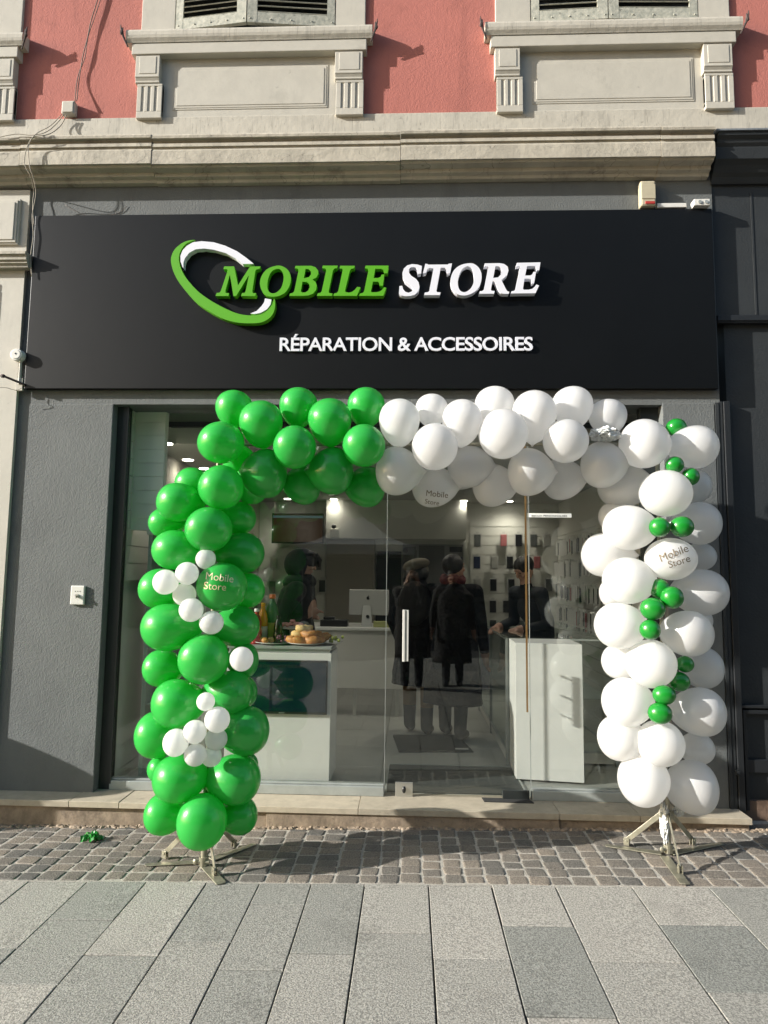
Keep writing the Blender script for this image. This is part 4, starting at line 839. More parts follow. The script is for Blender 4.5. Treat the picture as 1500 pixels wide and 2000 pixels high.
ordl = ordn+['sixth', 'seventh', 'eighth', 'ninth', 'tenth', 'eleventh', 'twelfth', 'thirteenth', 'fourteenth', 'fifteenth', 'sixteenth', 'seventeenth', 'eighteenth', 'nineteenth', 'twentieth', 'twenty-first', 'twenty-second', 'twenty-third', 'twenty-fourth', 'twenty-fifth', 'twenty-sixth', 'twenty-seventh', 'twenty-eighth']
for py_, rn, lst in rows:
    for k, (px_, m) in enumerate(lst):
        p = at(px_, py_, IY1-.06); case_at(p.x, IY1-.085, p.z, 0, m, f'{cn[m]} phone case hanging on the rear wall, {ordn[k]} from the poster in the {rn} row', 'phone cases on the rear slat wall')
for px_, py_, m, lab in LATE: p = at(px_, py_, IY1-.06); case_at(p.x, IY1-.085, p.z, 0, m, lab, 'packets behind the food counter')
for k, (z_, rn) in enumerate(((1.93, 'top'), (1.66, 'second'), (1.39, 'third'), (1.12, 'lowest'))):
    y = 5.1; j = 0
    while y < 8.6:
        m_ = rf.choice(['case_dark', 'case_grey', 'case_grey', 'case_blue', 'case_clear', 'case_pink', 'case_clear'])
        case_at(IX1-.085, y, z_+rf.uniform(-.015, .015), R(90)+rf.uniform(-.5, .3), m_, f'{cn[m_]} phone case on the right side wall, {ordl[j]} from the glass in the {rn} row', f'packets in the {rn} row of the side wall'); y += .145+rf.uniform(-.02, .02); j += 1


# ============================================================ BALLOON ARCH
def YA(px): return 3.71+(px-400)*(3.92-3.71)/900
LAY = {'f': -.12, 'g': -.07, 'm': -.02, 'h': .05, 'b': .11, 's': -.21, 't': -.15, 'u': -.1}
def frame_point(px, py, c):
    """nearest point of the arch frame, where the balloon's neck is tied"""
    if py < 905 and 440 < px < 1240: return Vector((c.x, YA(px), at(px, 868, YA(px)).z))
    pole = 402 if px < 760 else 1300
    return Vector((at(pole, py, YA(pole)).x, YA(pole), c.z))
BALL = {}
def balloon(px, py, rx, ry, lay, m, lab, grp, name='balloon'):
    Yb = YA(px)+LAY[lay]; c = at(px, py, Yb); k = Yb/FL
    off = math.hypot((px-750)/FL, (py-1060)/FL); k /= math.sqrt(1+off*off*0.35)      # edge-of-frame stretch
    a, bz = rx*k, ry*k; by = math.sqrt(a*bz)
    f = frame_point(px, py, c); d = f-c
    if rx < 28 and ry < 28: d = Vector((d.x*.3, .1, d.z*.3))
    if d.length < .02: d = Vector((0, 1, 0))
    d.normalize(); e1 = d.cross(Vector((0, 0, 1)) if abs(d.z) < .9 else Vector((1, 0, 0))).normalized(); e2 = d.cross(e1)
    b = MB(); seg, rings = 36, 24; vs = []; fs = []
    for i in range(rings+1):
        th = math.pi*i/rings; ax = math.cos(th); rr = math.sin(th)*(1-.085*ax+.012*math.sin(3*th)); al = ax*(1+.16*max(0, ax)**3)+(.13 if i == 0 else .07 if i == 1 else 0)
        if i == 0: rr = .045
        if i == 1: rr = .085
        for q in range(seg):
            t = 2*math.pi*q/seg; p = d*al+(e1*math.cos(t)+e2*math.sin(t))*rr; vs.append(c+Vector((p.x*a, p.y*by, p.z*bz)))
    for i in range(rings):
        for q in range(seg): fs.append((i*seg+q, (i+1)*seg+q, (i+1)*seg+(q+1) % seg, i*seg+(q+1) % seg))
    fs.append(tuple(range(seg))); b.add(vs, fs)
    o = b.build(name, M[m], origin=c, smooth=True); tag(o, lab, 'balloon', grp); BALL[(px, py)] = (o, c, a, by, bz); return o
GL, GT = 'green balloons of the left pillar', 'green balloons of the top bar'
WT, WR = 'white balloons of the top bar', 'white balloons of the right pillar'
SW, SG = 'small white balloons on the green pillar', 'small green balloons on the white pillar'
green = [
 (457,798,38,37,'h',GT,'green balloon at the upper left corner of the arch, highest of that corner'), (510,827,44,46,'g',GT,'green balloon in the upper row, second from the top left corner'),
 (583,795,39,39,'h',GT,'green balloon in the topmost row between two front green balloons'), (644,823,44,46,'g',GT,'green balloon in the upper front row below the top edge, middle of the green bar'),
 (715,795,38,39,'h',GT,'topmost green balloon that touches the first white balloon'), (430,865,47,43,'f',GT,'wide green balloon at the left corner where bar and pillar meet'),
 (576,873,43,44,'f',GT,'green balloon hanging foremost in the middle of the green bar'), (711,870,43,43,'f',GT,'foremost green balloon beside the white half of the bar'),
 (517,925,44,50,'m',GT,'green balloon under the bar with a bright curved edge, left one'), (648,920,43,48,'m',GT,'green balloon under the bar with a shadow line, right one'),
 (592,947,36,40,'b',GT,'dark shaded green balloon hanging lowest between two green ones'), (715,951,38,41,'b',GT,'dark shaded green balloon hanging lowest beside the white half'),
 (468,902,34,34,'b',GL,'mostly hidden green balloon behind the corner of the arch'), (490,952,34,34,'b',GL,'hidden green balloon peeping out under the inner corner'),
 (376,945,34,34,'h',GL,'green balloon behind the outer edge just below the corner'), (430,952,45,45,'f',GL,'round green balloon on the pillar front just under the corner'),
 (350,981,45,40,'g',GL,'wide green balloon at the outer edge, second under the corner'), (325,1021,35,31,'h',GL,'small-looking green balloon far out at the upper outer edge'),
 (407,1034,47,45,'f',GL,'round green balloon on the pillar front, above the printed one'), (463,1012,37,34,'b',GL,'shaded green balloon at the inner edge, topmost of that side'),
 (345,1074,49,40,'g',GL,'wide green balloon above the upper small white cluster'), (470,1080,47,41,'h',GL,'large shaded green balloon at the inner edge above the printed one'),
 (432,1146,50,48,'f',GL,'green balloon printed with small writing'), (317,1150,46,41,'h',GL,'green balloon at the outer edge behind the small white cluster'),
 (480,1153,37,35,'b',GL,'shaded green balloon right behind the printed green one'), (332,1225,57,47,'g',GL,'biggest green balloon, bulging at the outer edge of the pillar'),
 (459,1223,48,40,'h',GL,'shaded green balloon at the inner edge beside the drink bottles'), (398,1287,50,49,'f',GL,'round green balloon on the pillar front at mid height'),
 (318,1305,39,37,'h',GL,'green balloon at the outer edge beside the mid-height front one'), (476,1290,29,34,'h',GL,'green balloon behind the lone small white balloon'),
 (347,1374,51,48,'g',GL,'wide green balloon left of the smallest white balloon'), (447,1353,47,43,'m',GL,'green balloon with a bright streak, inner side of the pillar'),
 (474,1352,28,31,'b',GL,'green balloon peeping out behind the streaked one'), (309,1435,45,46,'h',GL,'green balloon at the outer edge left of the lower white cluster'),
 (477,1427,49,47,'m',GL,'large shaded green balloon right of the lower white cluster'), (313,1502,25,25,'b',GL,'hidden green balloon peeping out at the outer edge low down'),
 (350,1521,52,46,'g',GL,'large green balloon second from the ground, outer side'), (457,1522,52,48,'m',GL,'large half shaded green balloon second from the ground, inner side'),
 (474,1493,30,24,'b',GL,'green balloon sliver behind the inner side low down'), (322,1590,40,40,'h',GL,'lowest green balloon at the outer edge of the pillar'),
 (395,1603,49,53,'f',GL,'lowest green balloon in front, hanging over the metal foot'), (466,1593,37,36,'h',GL,'lowest shaded green balloon at the inner edge of the pillar')]
for px_, py_, rx, ry, l, g, lab in green: balloon(px_, py_, rx, ry, l, 'green_latex', lab, g)
white = [
 (780,824,41,46,'g',WT,'first white balloon of the top bar beside the green half'), (843,801,33,32,'h',WT,'white balloon behind, second in the topmost row'),
 (902,824,40,45,'g',WT,'white balloon in the upper row between the two foremost white ones'), (849,872,46,47,'f',WT,'foremost white balloon nearest the green half'),
 (966,793,40,39,'h',WT,'white balloon in the topmost row above the biggest front one'), (982,849,49,50,'f',WT,'biggest white balloon in the front of the top bar'),
 (1043,811,44,50,'g',WT,'white balloon right of the biggest front one in the upper row'), (1118,795,41,41,'h',WT,'highest white balloon, crossed by a soft shadow edge'),
 (1104,862,45,44,'f',WT,'white balloon with a sharp wedge-shaped highlight'), (777,920,44,49,'m',WT,'white balloon under the bar beside the green half'),
 (847,950,43,42,'b',WT,'white balloon printed with writing, under the top bar'), (917,911,43,43,'h',WT,'shaded white balloon under the bar right of the foremost left one'),
 (964,948,41,43,'b',WT,'shaded white balloon hanging lowest in the middle of the bar'), (1035,922,43,48,'m',WT,'white balloon over the copper strip with a half-moon highlight'),
 (1098,936,40,42,'b',WT,'shaded white balloon hanging low right of the half-moon one'), (903,930,32,27,'b',WT,'hidden white balloon peeping out behind the shaded ones'),
 (1187,814,38,35,'h',WT,'greyish white balloon above the crumpled tape'), (1178,908,43,47,'m',WT,'white balloon under the crumpled tape with a diagonal shadow edge'),
 (1260,867,49,50,'g',WR,'large white balloon at the upper right corner, inner side'), (1355,873,47,44,'m',WR,'white balloon at the outer upper right corner'),
 (1300,964,51,47,'f',WR,'large white balloon under the pair of dark small green ones'), (1356,950,32,34,'h',WR,'white balloon behind the outer edge, second from the corner'),
 (1217,948,50,46,'b',WR,'shaded white balloon inside the upper right corner'), (1362,1022,45,43,'m',WR,'white balloon at the outer edge behind the side-by-side green pair'),
 (1230,1031,51,45,'g',WR,'large white balloon left of the side-by-side green pair'), (1197,1010,28,28,'b',WR,'small visible part of a white balloon at the inner edge high up'),
 (1309,1092,50,42,'f',WR,'white balloon printed with slanting writing'), (1184,1084,48,43,'h',WR,'white balloon sticking out furthest into the doorway side'),
 (1366,1087,31,28,'b',WR,'white balloon at the outer edge level with the printed one'), (1229,1134,50,46,'g',WR,'large white balloon below left of the printed one'),
 (1368,1157,52,46,'m',WR,'white balloon at the outer edge with an S-shaped shadow'), (1198,1158,27,28,'b',WR,'white balloon sliver at the inner edge behind a large one'),
 (1212,1222,49,45,'g',WR,'white balloon left of the lowest ball of the green cluster of four'), (1341,1237,49,45,'f',WR,'white balloon on the outer front below the cluster of four'),
 (1365,1212,25,26,'b',WR,'white balloon sliver behind the outer front one'), (1213,1292,37,34,'h',WR,'white balloon at the inner edge at mid height'),
 (1273,1296,48,47,'f',WR,'round white balloon on the pillar front at mid height'), (1370,1304,40,41,'h',WR,'greyish white balloon right of the lower green chain'),
 (1226,1371,48,47,'g',WR,'white balloon left of the bottom of the lower green chain'), (1365,1390,50,47,'g',WR,'large white balloon right of the bottom of the green chain'),
 (1290,1451,46,44,'f',WR,'round white balloon just under the lower green chain'), (1213,1441,44,43,'m',WR,'white balloon at the inner edge beside the white cabinet, low down'),
 (1360,1462,33,31,'b',WR,'shaded white balloon at the outer edge, low down'), (1258,1523,48,50,'g',WR,'lowest white balloon at the inner side above the metal foot'), (1351,1537,48,52,'m',WR,'lowest white balloon at the outer side with a curved highlight')]
for px_, py_, rx, ry, l, g, lab in white: balloon(px_, py_, rx, ry, l, 'white_latex', lab, g)
sm = [(402,1092,20,20,'t','small white balloon wedged above the printed green one'), (366,1120,23,23,'s','small white balloon second from the top of the upper cluster'),
 (324,1137,25,25,'s','small white balloon furthest out in the upper cluster'), (361,1161,23,23,'t','shaded small white balloon in the middle of the upper cluster'),
 (374,1191,24,24,'s','small white balloon below the shaded one in the upper cluster'), (413,1216,24,23,'s','small white balloon lowest in the upper cluster'),
 (471,1287,23,24,'s','single small white balloon apart from both clusters'), (402,1370,18,18,'s','smallest white balloon above the lower cluster'),
 (424,1405,25,25,'s','small white balloon at the upper right of the lower cluster'), (381,1429,23,23,'s','small white balloon in the middle of the lower cluster'),
 (344,1450,25,27,'s','small white balloon furthest left in the lower cluster'), (422,1443,22,22,'t','small shaded white balloon at the right of the lower cluster'),
 (382,1474,22,22,'s','small white balloon at the bottom front of the lower cluster'), (413,1477,20,20,'t','small white balloon lowest and half hidden in the lower cluster')]
for px_, py_, rx, ry, l, lab in sm: balloon(px_, py_, rx, ry, l, 'white_latex', lab, SW)
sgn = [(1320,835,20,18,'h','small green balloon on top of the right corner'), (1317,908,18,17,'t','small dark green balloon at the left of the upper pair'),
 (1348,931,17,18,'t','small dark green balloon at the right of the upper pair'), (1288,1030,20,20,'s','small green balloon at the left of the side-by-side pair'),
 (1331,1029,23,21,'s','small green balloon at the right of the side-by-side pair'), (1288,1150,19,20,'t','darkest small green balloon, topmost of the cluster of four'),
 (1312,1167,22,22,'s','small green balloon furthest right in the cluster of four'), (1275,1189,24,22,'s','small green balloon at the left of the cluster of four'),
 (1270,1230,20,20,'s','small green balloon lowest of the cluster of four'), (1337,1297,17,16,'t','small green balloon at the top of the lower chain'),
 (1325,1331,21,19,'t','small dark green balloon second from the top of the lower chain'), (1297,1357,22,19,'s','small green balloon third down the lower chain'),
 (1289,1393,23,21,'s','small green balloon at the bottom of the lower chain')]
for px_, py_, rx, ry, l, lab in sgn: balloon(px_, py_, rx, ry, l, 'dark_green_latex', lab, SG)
def print_on(key, txt, px, py, hpx, tilt, m, wide=1.0):
    o, c, a, by, bz = BALL[key]; vs, fs = text_mesh(txt, 1.0, -.002, res=5); h_ = max(v.y for v in vs); k = hpx/h_; out = []
    for v in vs:
        ux, uy = v.x*k*wide, -v.y*k; qx = px+ux*math.cos(tilt)-uy*math.sin(tilt); qy = py+ux*math.sin(tilt)+uy*math.cos(tilt)
        d = RT*((qx-750)/FL)-UP*((qy-1000)/FL)+FW; oc = CAM-c; S = Vector((1/a, 1/by, 1/bz))
        D = Vector((d.x*S.x, d.y*S.y, d.z*S.z)); O = Vector((oc.x*S.x, oc.y*S.y, oc.z*S.z))
        A_, B_, C_ = D.dot(D), 2*O.dot(D), O.dot(O)-1.09; disc = B_*B_-4*A_*C_; t = (-B_-math.sqrt(max(disc, 0)))/(2*A_); out.append(CAM+d*t)
    b = MB(); b.add(out, fs); b.build('writing', m, o)
print_on((432,1146), 'Mobile', 400, 1131, 14, R(7), M['gold_print']); print_on((432,1146), 'Store', 397, 1150, 14, R(5), M['gold_print'])
print_on((1309,1092), 'Mobile', 1290, 1098, 15, R(-21), M['dark_print']); print_on((1309,1092), 'Store', 1307, 1110, 14, R(-18), M['dark_print'])
print_on((847,950), 'Mobile', 831, 968, 11, R(6), M['dark_print']); print_on((847,950), 'Store', 829, 983, 9, R(9), M['dark_print'])

# frame of the arch
af = thing('arch_stand', 'metal stand of the balloon arch with flat feet and slanting struts on both sides', 'stand', gnd(850, 1680))
pz = {}
for px_, base in ((402, gnd(402, 1686)), (1300, gnd(1300, 1662))):
    top = at(px_, 868, YA(px_)); x_, y_ = base.x, YA(px_)
    b = MB(); b.tube([(x_, y_, gz(x_)+.01), (x_, y_, top.z)], .011, 12); b.tube([(x_, y_, gz(x_)+.012), (x_, y_, gz(x_)+.42)], .0165, 14); b.build('pole', M['zinc'], af, smooth=False)
    pz[px_] = Vector((x_, y_, top.z))
b = MB(); b.tube([pz[402], pz[1300]], .01, 10); b.build('crossbar', M['zinc'], af)
def foot(a, c, w0, w1):
    a, c = Vector(a), Vector(c); d = (c-a); d.z = 0; d.normalize(); n = Vector((-d.y, d.x, 0)); b = MB(); up = Vector((0, 0, .007))
    q = [a+n*w0, c+n*w1, c+d*.008, c-n*w1, a-n*w0]; vs = [p+Vector((0, 0, .002)) for p in q]+[p+up for p in q]
    b.add(vs, [(4,3,2,1,0), (5,6,7,8,9)]+[(i, (i+1) % 5, 5+(i+1) % 5, 5+i) for i in range(5)]); b.build('foot', M['zinc'], af, bevel=.0015)
def strut(a, c):
    a, c = Vector(a), Vector(c); d = (c-a).normalized(); s_ = d.cross(Vector((0, 0, 1))).normalized(); n = s_.cross(d); b = MB()
    b.obox((a+c)/2, d, s_, n, (c-a).length/2, .0025, .013); s = b
    for e in (a, c):
        for sg_ in (-1, 1): s.obox(e+s_*sg_*.009+Vector((0, 0, -.006)), Vector((d.x, d.y, 0)).normalized(), s_, Vector((0, 0, 1)), .015, .0022, .02)
        s.tube([e-s_*.015, e+s_*.015], .006, 8)
    b.build('strut', M['zinc'], af, bevel=.001)
for pole, ends, top in ((402, [((285,1691),(400,1684),(322,1677)), ((497,1650),(412,1680),(457,1655)), ((432,1727),(400,1692),(419,1711))], 1595),
                        (1300, [((1184,1653),(1292,1668),(1224,1652)), ((1410,1649),(1310,1668),(1353,1651)), ((1338,1728),(1298,1674),(1329,1707))], 1590)):
    P0 = Vector((pz[pole].x, pz[pole].y, 0)); zt_ = at(pole, top, P0.y).z
    for e, i_, s_ in ends:
        E, I, S_ = gnd(*e), gnd(*i_), gnd(*s_); foot(I, E, .026, .016 if e[1] < 1700 else .026)
        dd_ = (S_-P0); dd_.z = 0; dd_.normalize(); strut(Vector((P0.x, P0.y, zt_))+dd_*.028, S_+Vector((0, 0, .03)))
    for z_ in (gz(P0.x)+.03, zt_):
        b = MB(); b.tube([(P0.x, P0.y, z_-.022), (P0.x, P0.y, z_+.022)], .026, 14); b.tube([(P0.x-.04, P0.y-.015, z_), (P0.x+.035, P0.y-.015, z_)], .008, 8); b.ball((P0.x-.04, P0.y-.02, z_), .014, .008, .016, 10, 6); b.build('clamp', M['zinc'], af)
# clear tape
def crumple(c, rx, ry, rz, lab, seed):
    b = MB(); vs = []; fs = []; sg_, rg = 44, 26
    for i in range(rg+1):
        th = math.pi*i/rg
        for k in range(sg_):
            a_ = 2*math.pi*k/sg_; p = Vector((math.sin(th)*math.cos(a_), math.sin(th)*math.sin(a_), math.cos(th)))
            r_ = 1+.32*(abs(noise.noise(p*3.1+Vector((seed,)*3)))*2-.5)+.16*abs(noise.noise(p*8+Vector((seed,)*3))); vs.append(c+Vector((p.x*rx*r_, p.y*ry*r_, p.z*rz*r_)))
    for i in range(rg):
        for k in range(sg_): fs.append((i*sg_+k, (i+1)*sg_+k, (i+1)*sg_+(k+1) % sg_, i*sg_+(k+1) % sg_))
    b.add(vs, fs); return tag(b.build('tape', M['tape'], origin=c), lab, 'tape', 'clear tape on the arch')
crumple(at(1180, 849, YA(1180)-.1), .078, .07, .04, 'crumpled clear tape wound round the bar near the right corner', 3)
crumple(at(1298, 1605, YA(1300)-.01), .026, .03, .1, 'clear tape wrapped round the foot of the right pole', 8)
crumple(at(1325, 1585, YA(1300)+.02), .028, .02, .022, 'loose scrap of clear tape behind the lowest white balloons', 12)
# burst balloon on the cobbles
c = gnd(180, 1640); b = MB(); vs = []; fs = []; sg_, rg = 40, 9
for i in range(rg+1):
    for k in range(sg_):
        a_ = 2*math.pi*k/sg_; r_ = i/rg; w_ = 1+.3*math.sin(a_*5+1)*r_; h_ = .018+.03*abs(noise.noise(Vector((r_*3*math.cos(a_), r_*3*math.sin(a_), 4))))*1.6+.012*math.sin(a_*9+r_*6)*r_-(.02*r_**3); vs.append(c+Vector((r_*w_*.055*math.cos(a_), r_*w_*.045*math.sin(a_), max(.001, h_))))
for i in range(rg):
    for k in range(sg_): fs.append((i*sg_+k, (i+1)*sg_+k, (i+1)*sg_+(k+1) % sg_, i*sg_+(k+1) % sg_))
b.add(vs, fs); sh = MB(); sh.add(vs, fs)
o = b.build('burst_balloon', M['dark_green_latex'], origin=c); md = o.modifiers.new('s', 'SOLIDIFY'); md.thickness = .003
tag(o, 'burst dark green balloon lying crumpled on the cobbles by the step', 'balloon')

# ============================================================ SMALL THINGS ON THE FACADE
jb0, jb1 = at(119, 222, 4.37), at(146, 196, 4.37)
jb = thing('junction_box', 'small cream junction box on the pink wall with cables hanging from it', 'junction box', jb0)
b = MB(); b.box(jb0.x, jb1.x, 4.37, 4.42, jb0.z, jb1.z); b.build('box', M['cream'], jb, bevel=.008)
b = MB(); b.box(jb0.x+.008, jb1.x-.008, 4.365, 4.371, jb0.z+.01, jb1.z-.01); b.build('cover', M['cream'], jb, bevel=.003)
def cable(pts, r, m, lab, Y=4.4):
    P_ = []
    pp_ = [at(*(p if len(p) == 3 else (*p, Y))) for p in pts]
    n = len(pp_)
    for i in range(n-1):
        p0, p1, p2, p3 = pp_[max(i-1, 0)], pp_[i], pp_[i+1], pp_[min(i+2, n-1)]
        for k in range(5):
            t = k/5; P_.append(.5*((2*p1)+(-p0+p2)*t+(2*p0-5*p1+4*p2-p3)*t*t+(-p0+3*p1-3*p2+p3)*t**3))
    P_.append(pp_[-1]); b = MB(); b.tube(P_, r, 6); return tag(b.build('cable', M[m], origin=P_[0], smooth=True), lab, 'cable', 'cables on the facade')
cable([(150,197,4.37), (154,160), (162,110), (170,78), (178,40), (190,0), (196,-40)], .0035, 'cable', 'brown cable running up the pink wall from the junction box')
cable([(146,199,4.37), (152,150), (166,112), (172,72), (184,36), (197,-5), (204,-45)], .003, 'cable', 'second brown cable twisted beside the first up the pink wall')
cable([(124,224,4.37), (112,240,4.36), (90,258,4.27), (62,264,4.268), (30,262,4.268), (-10,270,4.268)], .003, 'pale_cable', 'cable leading left from the junction box across the band')
cable([(130,224,4.37), (118,246,4.36), (96,262,4.27), (66,268,4.258), (52,290,4.263), (48,320,4.263), (60,345,4.3), (66,372,4.4), (64,400,4.4), (66,440,4.4)], .0032, 'pale_cable', 'cable looping down over the cornice beside the sign')
cable([(120,224,4.37), (98,246,4.36), (70,262,4.258), (56,285,4.263), (58,325,4.263), (66,350,4.3), (70,380,4.36), (63,420,4.38), (65,460,4.38), (60,500,4.38), (62,540,4.38)], .0028, 'pale_cable', 'thin cable dropping behind the left end of the sign')
cable([(127,400,4.437), (160,418,4.436), (190,424,4.436), (218,420,4.436), (238,412,4.436), (248,402,4.437)], .0013, 'cable', 'slack thin cable looping above the sign on the grey wall')
def boxy(name, px0, py0, px1, py1, Y, dep, m, lab, cat, bev=.006):
    a, c = at(px0, py1, Y), at(px1, py0, Y); o = thing(name, lab, cat, a); b = MB(); b.box(a.x, c.x, Y, Y+dep, a.z, c.z); b.build('body', M[m], o, bevel=bev); return o, a, c
o, a, c = boxy('alarm_box', 1252, 352, 1281, 402, 4.375, .06, 'plastic_beige', 'beige alarm box with a small red lens above the sign', 'alarm box', .012)
b = MB(); b.box(a.x+.03, c.x-.01, 4.37, 4.376, a.z+.012, a.z+.032); b.build('lens', M['red'], o, bevel=.002)
b = MB(); b.box(a.x+.005, c.x-.005, 4.371, 4.376, a.z+.05, c.z-.03); b.build('front_cover', M['plastic_beige'], o, bevel=.003)
o, a, c = boxy('cable_duct', 1284, 396, 1341, 405, 4.39, .045, 'plastic_white', 'short white cable duct lying on the right end of the sign', 'cable duct', .003)
o, a, c = boxy('wall_socket', 1356, 388, 1387, 401, 4.36, .06, 'plastic_white', 'small white twin connector box at the right end of the sign', 'connector box', .004)
for q in (.35, .75):
    b = MB(); xx = a.x+(c.x-a.x)*q; b.tube([(xx, 4.361, (a.z+c.z)/2), (xx, 4.354, (a.z+c.z)/2)], .012, 12); b.build('port', M['alu'], o)
ck = at(31, 692, 4.355); o = thing('round_camera', 'round white camera on the cream door frame beside the sign', 'camera', ck)
b = MB(); b.tube([ck+Vector((0, .0, 0)), ck+Vector((0, .05, .0))], [.042, .044], 28); b.build('housing', M['plastic_white'], o, bevel=.004)
b = MB(); b.tube([ck+Vector((0, -.004, 0)), ck+Vector((0, .0, 0))], [.03, .034], 24); b.build('face', M['plastic_white'], o)
b = MB(); b.tube([ck+Vector((0, -.006, .004)), ck+Vector((0, -.003, .004))], .006, 10); b.build('lens', M['black'], o)
b = MB(); b.tube([(ck.x+.01, 4.4, ck.z), (ck.x+.01, 4.402, ck.z-.2)], .01, 8); b.build('cable_cover', M['cream'], o)
bk = at(36, 752, 4.40); o = thing('wall_bracket', 'small metal wall bracket holding a wire below the round camera', 'bracket', bk)
b = MB(); b.box(bk.x-.02, bk.x+.03, 4.398, 4.414, bk.z-.04, bk.z+.05); b.build('plate', M['cream'], o, bevel=.002)
b = MB(); b.tube([bk+Vector((-.07, -.06, .045)), bk+Vector((.05, -.01, .0))], .008, 8); b.tube([bk+Vector((-.07, -.06, .045)), bk+Vector((-.09, -.05, .05))], .013, 8); b.build('arm', M['iron'], o)
cable([(-20,757,4.34), (10,757,4.35), (30,762,4.38), (42,758,4.39)], .002, 'pale_cable', 'thin wire running left from the small wall bracket')
a, c = at(137, 1181, 4.425), at(166, 1144, 4.425); o = thing('key_switch', 'white key switch plate on the grey left pillar', 'switch', a)
b = MB(); b.box(a.x, c.x, 4.42, 4.441, a.z, c.z); b.build('plate', M['plastic_white'], o, bevel=.006)
kc = Vector(((a.x+c.x)/2+.002, 4.42, (a.z+c.z)/2-.004)); b = MB(); b.tube([kc, kc+Vector((0, -.012, 0))], .012, 16); b.box(kc.x-.0015, kc.x+.0015, 4.4, 4.408, kc.z-.018, kc.z+.003); b.build('key_cylinder', M['steel'], o)
for q in (-1, 0, 1):
    b = MB(); b.tube([kc+Vector((q*.016, .001, .03)), kc+Vector((q*.016, -.0015, .03))], .003, 8); b.build('indicator', M['iron'], o)
# bin added out of view; its rounded shadow falls on the grey pillar
bn = thing('shadow_caster', 'unseen dark rounded shadow bin standing left of the grey pillar', 'bin', (-4.0, 3.98, gz(-4.0)))
b = MB(); b.lathe((-4.0, 3.98, gz(-4.0)), [(.2, 0), (.215, .02), (.215, .8), (.2, .84)], 28); b.build('body', M['bin'], bn, smooth=False)
b = MB(); b.lathe((-4.0, 3.98, gz(-4.0)), [(.222, .845), (.222, .9), (.2, .97), (.14, 1.01), (.02, 1.03)], 28); b.build('lid', M['bin'], bn, smooth=True)

# ============================================================ PEOPLE IN THE SHOP
class Body:
    """lobes and tapered limbs fused into one skin, coloured by region"""
    def __init__(s): s.b = MB(); s.reg = []
    def limb(s, pts, rad): s.b.tube(pts, rad, 14); n = len(pts); [s.b.ball(p, r, r, r, 12, 8) for p, r in zip(pts, rad)]
    def blob(s, c, rx, ry, rz, rot=None): s.b.ball(c, rx, ry, rz, 24, 16, rot)
    def done(s, root, mats, pick, vox=.0075):
        base = OFF[root.name]; me = bpy.data.meshes.new('body'); me.from_pydata([Vector(v)-base for v in s.b.v], [], s.b.f)
        bm = bmesh.new(); bm.from_mesh(me); bmesh.ops.recalc_face_normals(bm, faces=bm.faces); bm.to_mesh(me); bm.free()
        o = bpy.data.objects.new('tmp', me); COL.objects.link(o); r = o.modifiers.new('r', 'REMESH'); r.mode = 'VOXEL'; r.voxel_size = vox
        q = o.modifiers.new('s', 'SMOOTH'); q.factor = .5; q.iterations = 3
        m2 = bpy.data.meshes.new_from_object(o.evaluated_get(bpy.context.evaluated_depsgraph_get())); bpy.data.objects.remove(o)
        for mm in mats: m2.materials.append(M[mm])
        m2.polygons.foreach_set('material_index', [pick(p.center+base) for p in m2.polygons]); m2.polygons.foreach_set('use_smooth', [True]*len(m2.polygons))
        m2.name = 'body'; o2 = bpy.data.objects.new('body', m2); COL.objects.link(o2); o2.parent = root; OFF[o2.name] = base; return o2
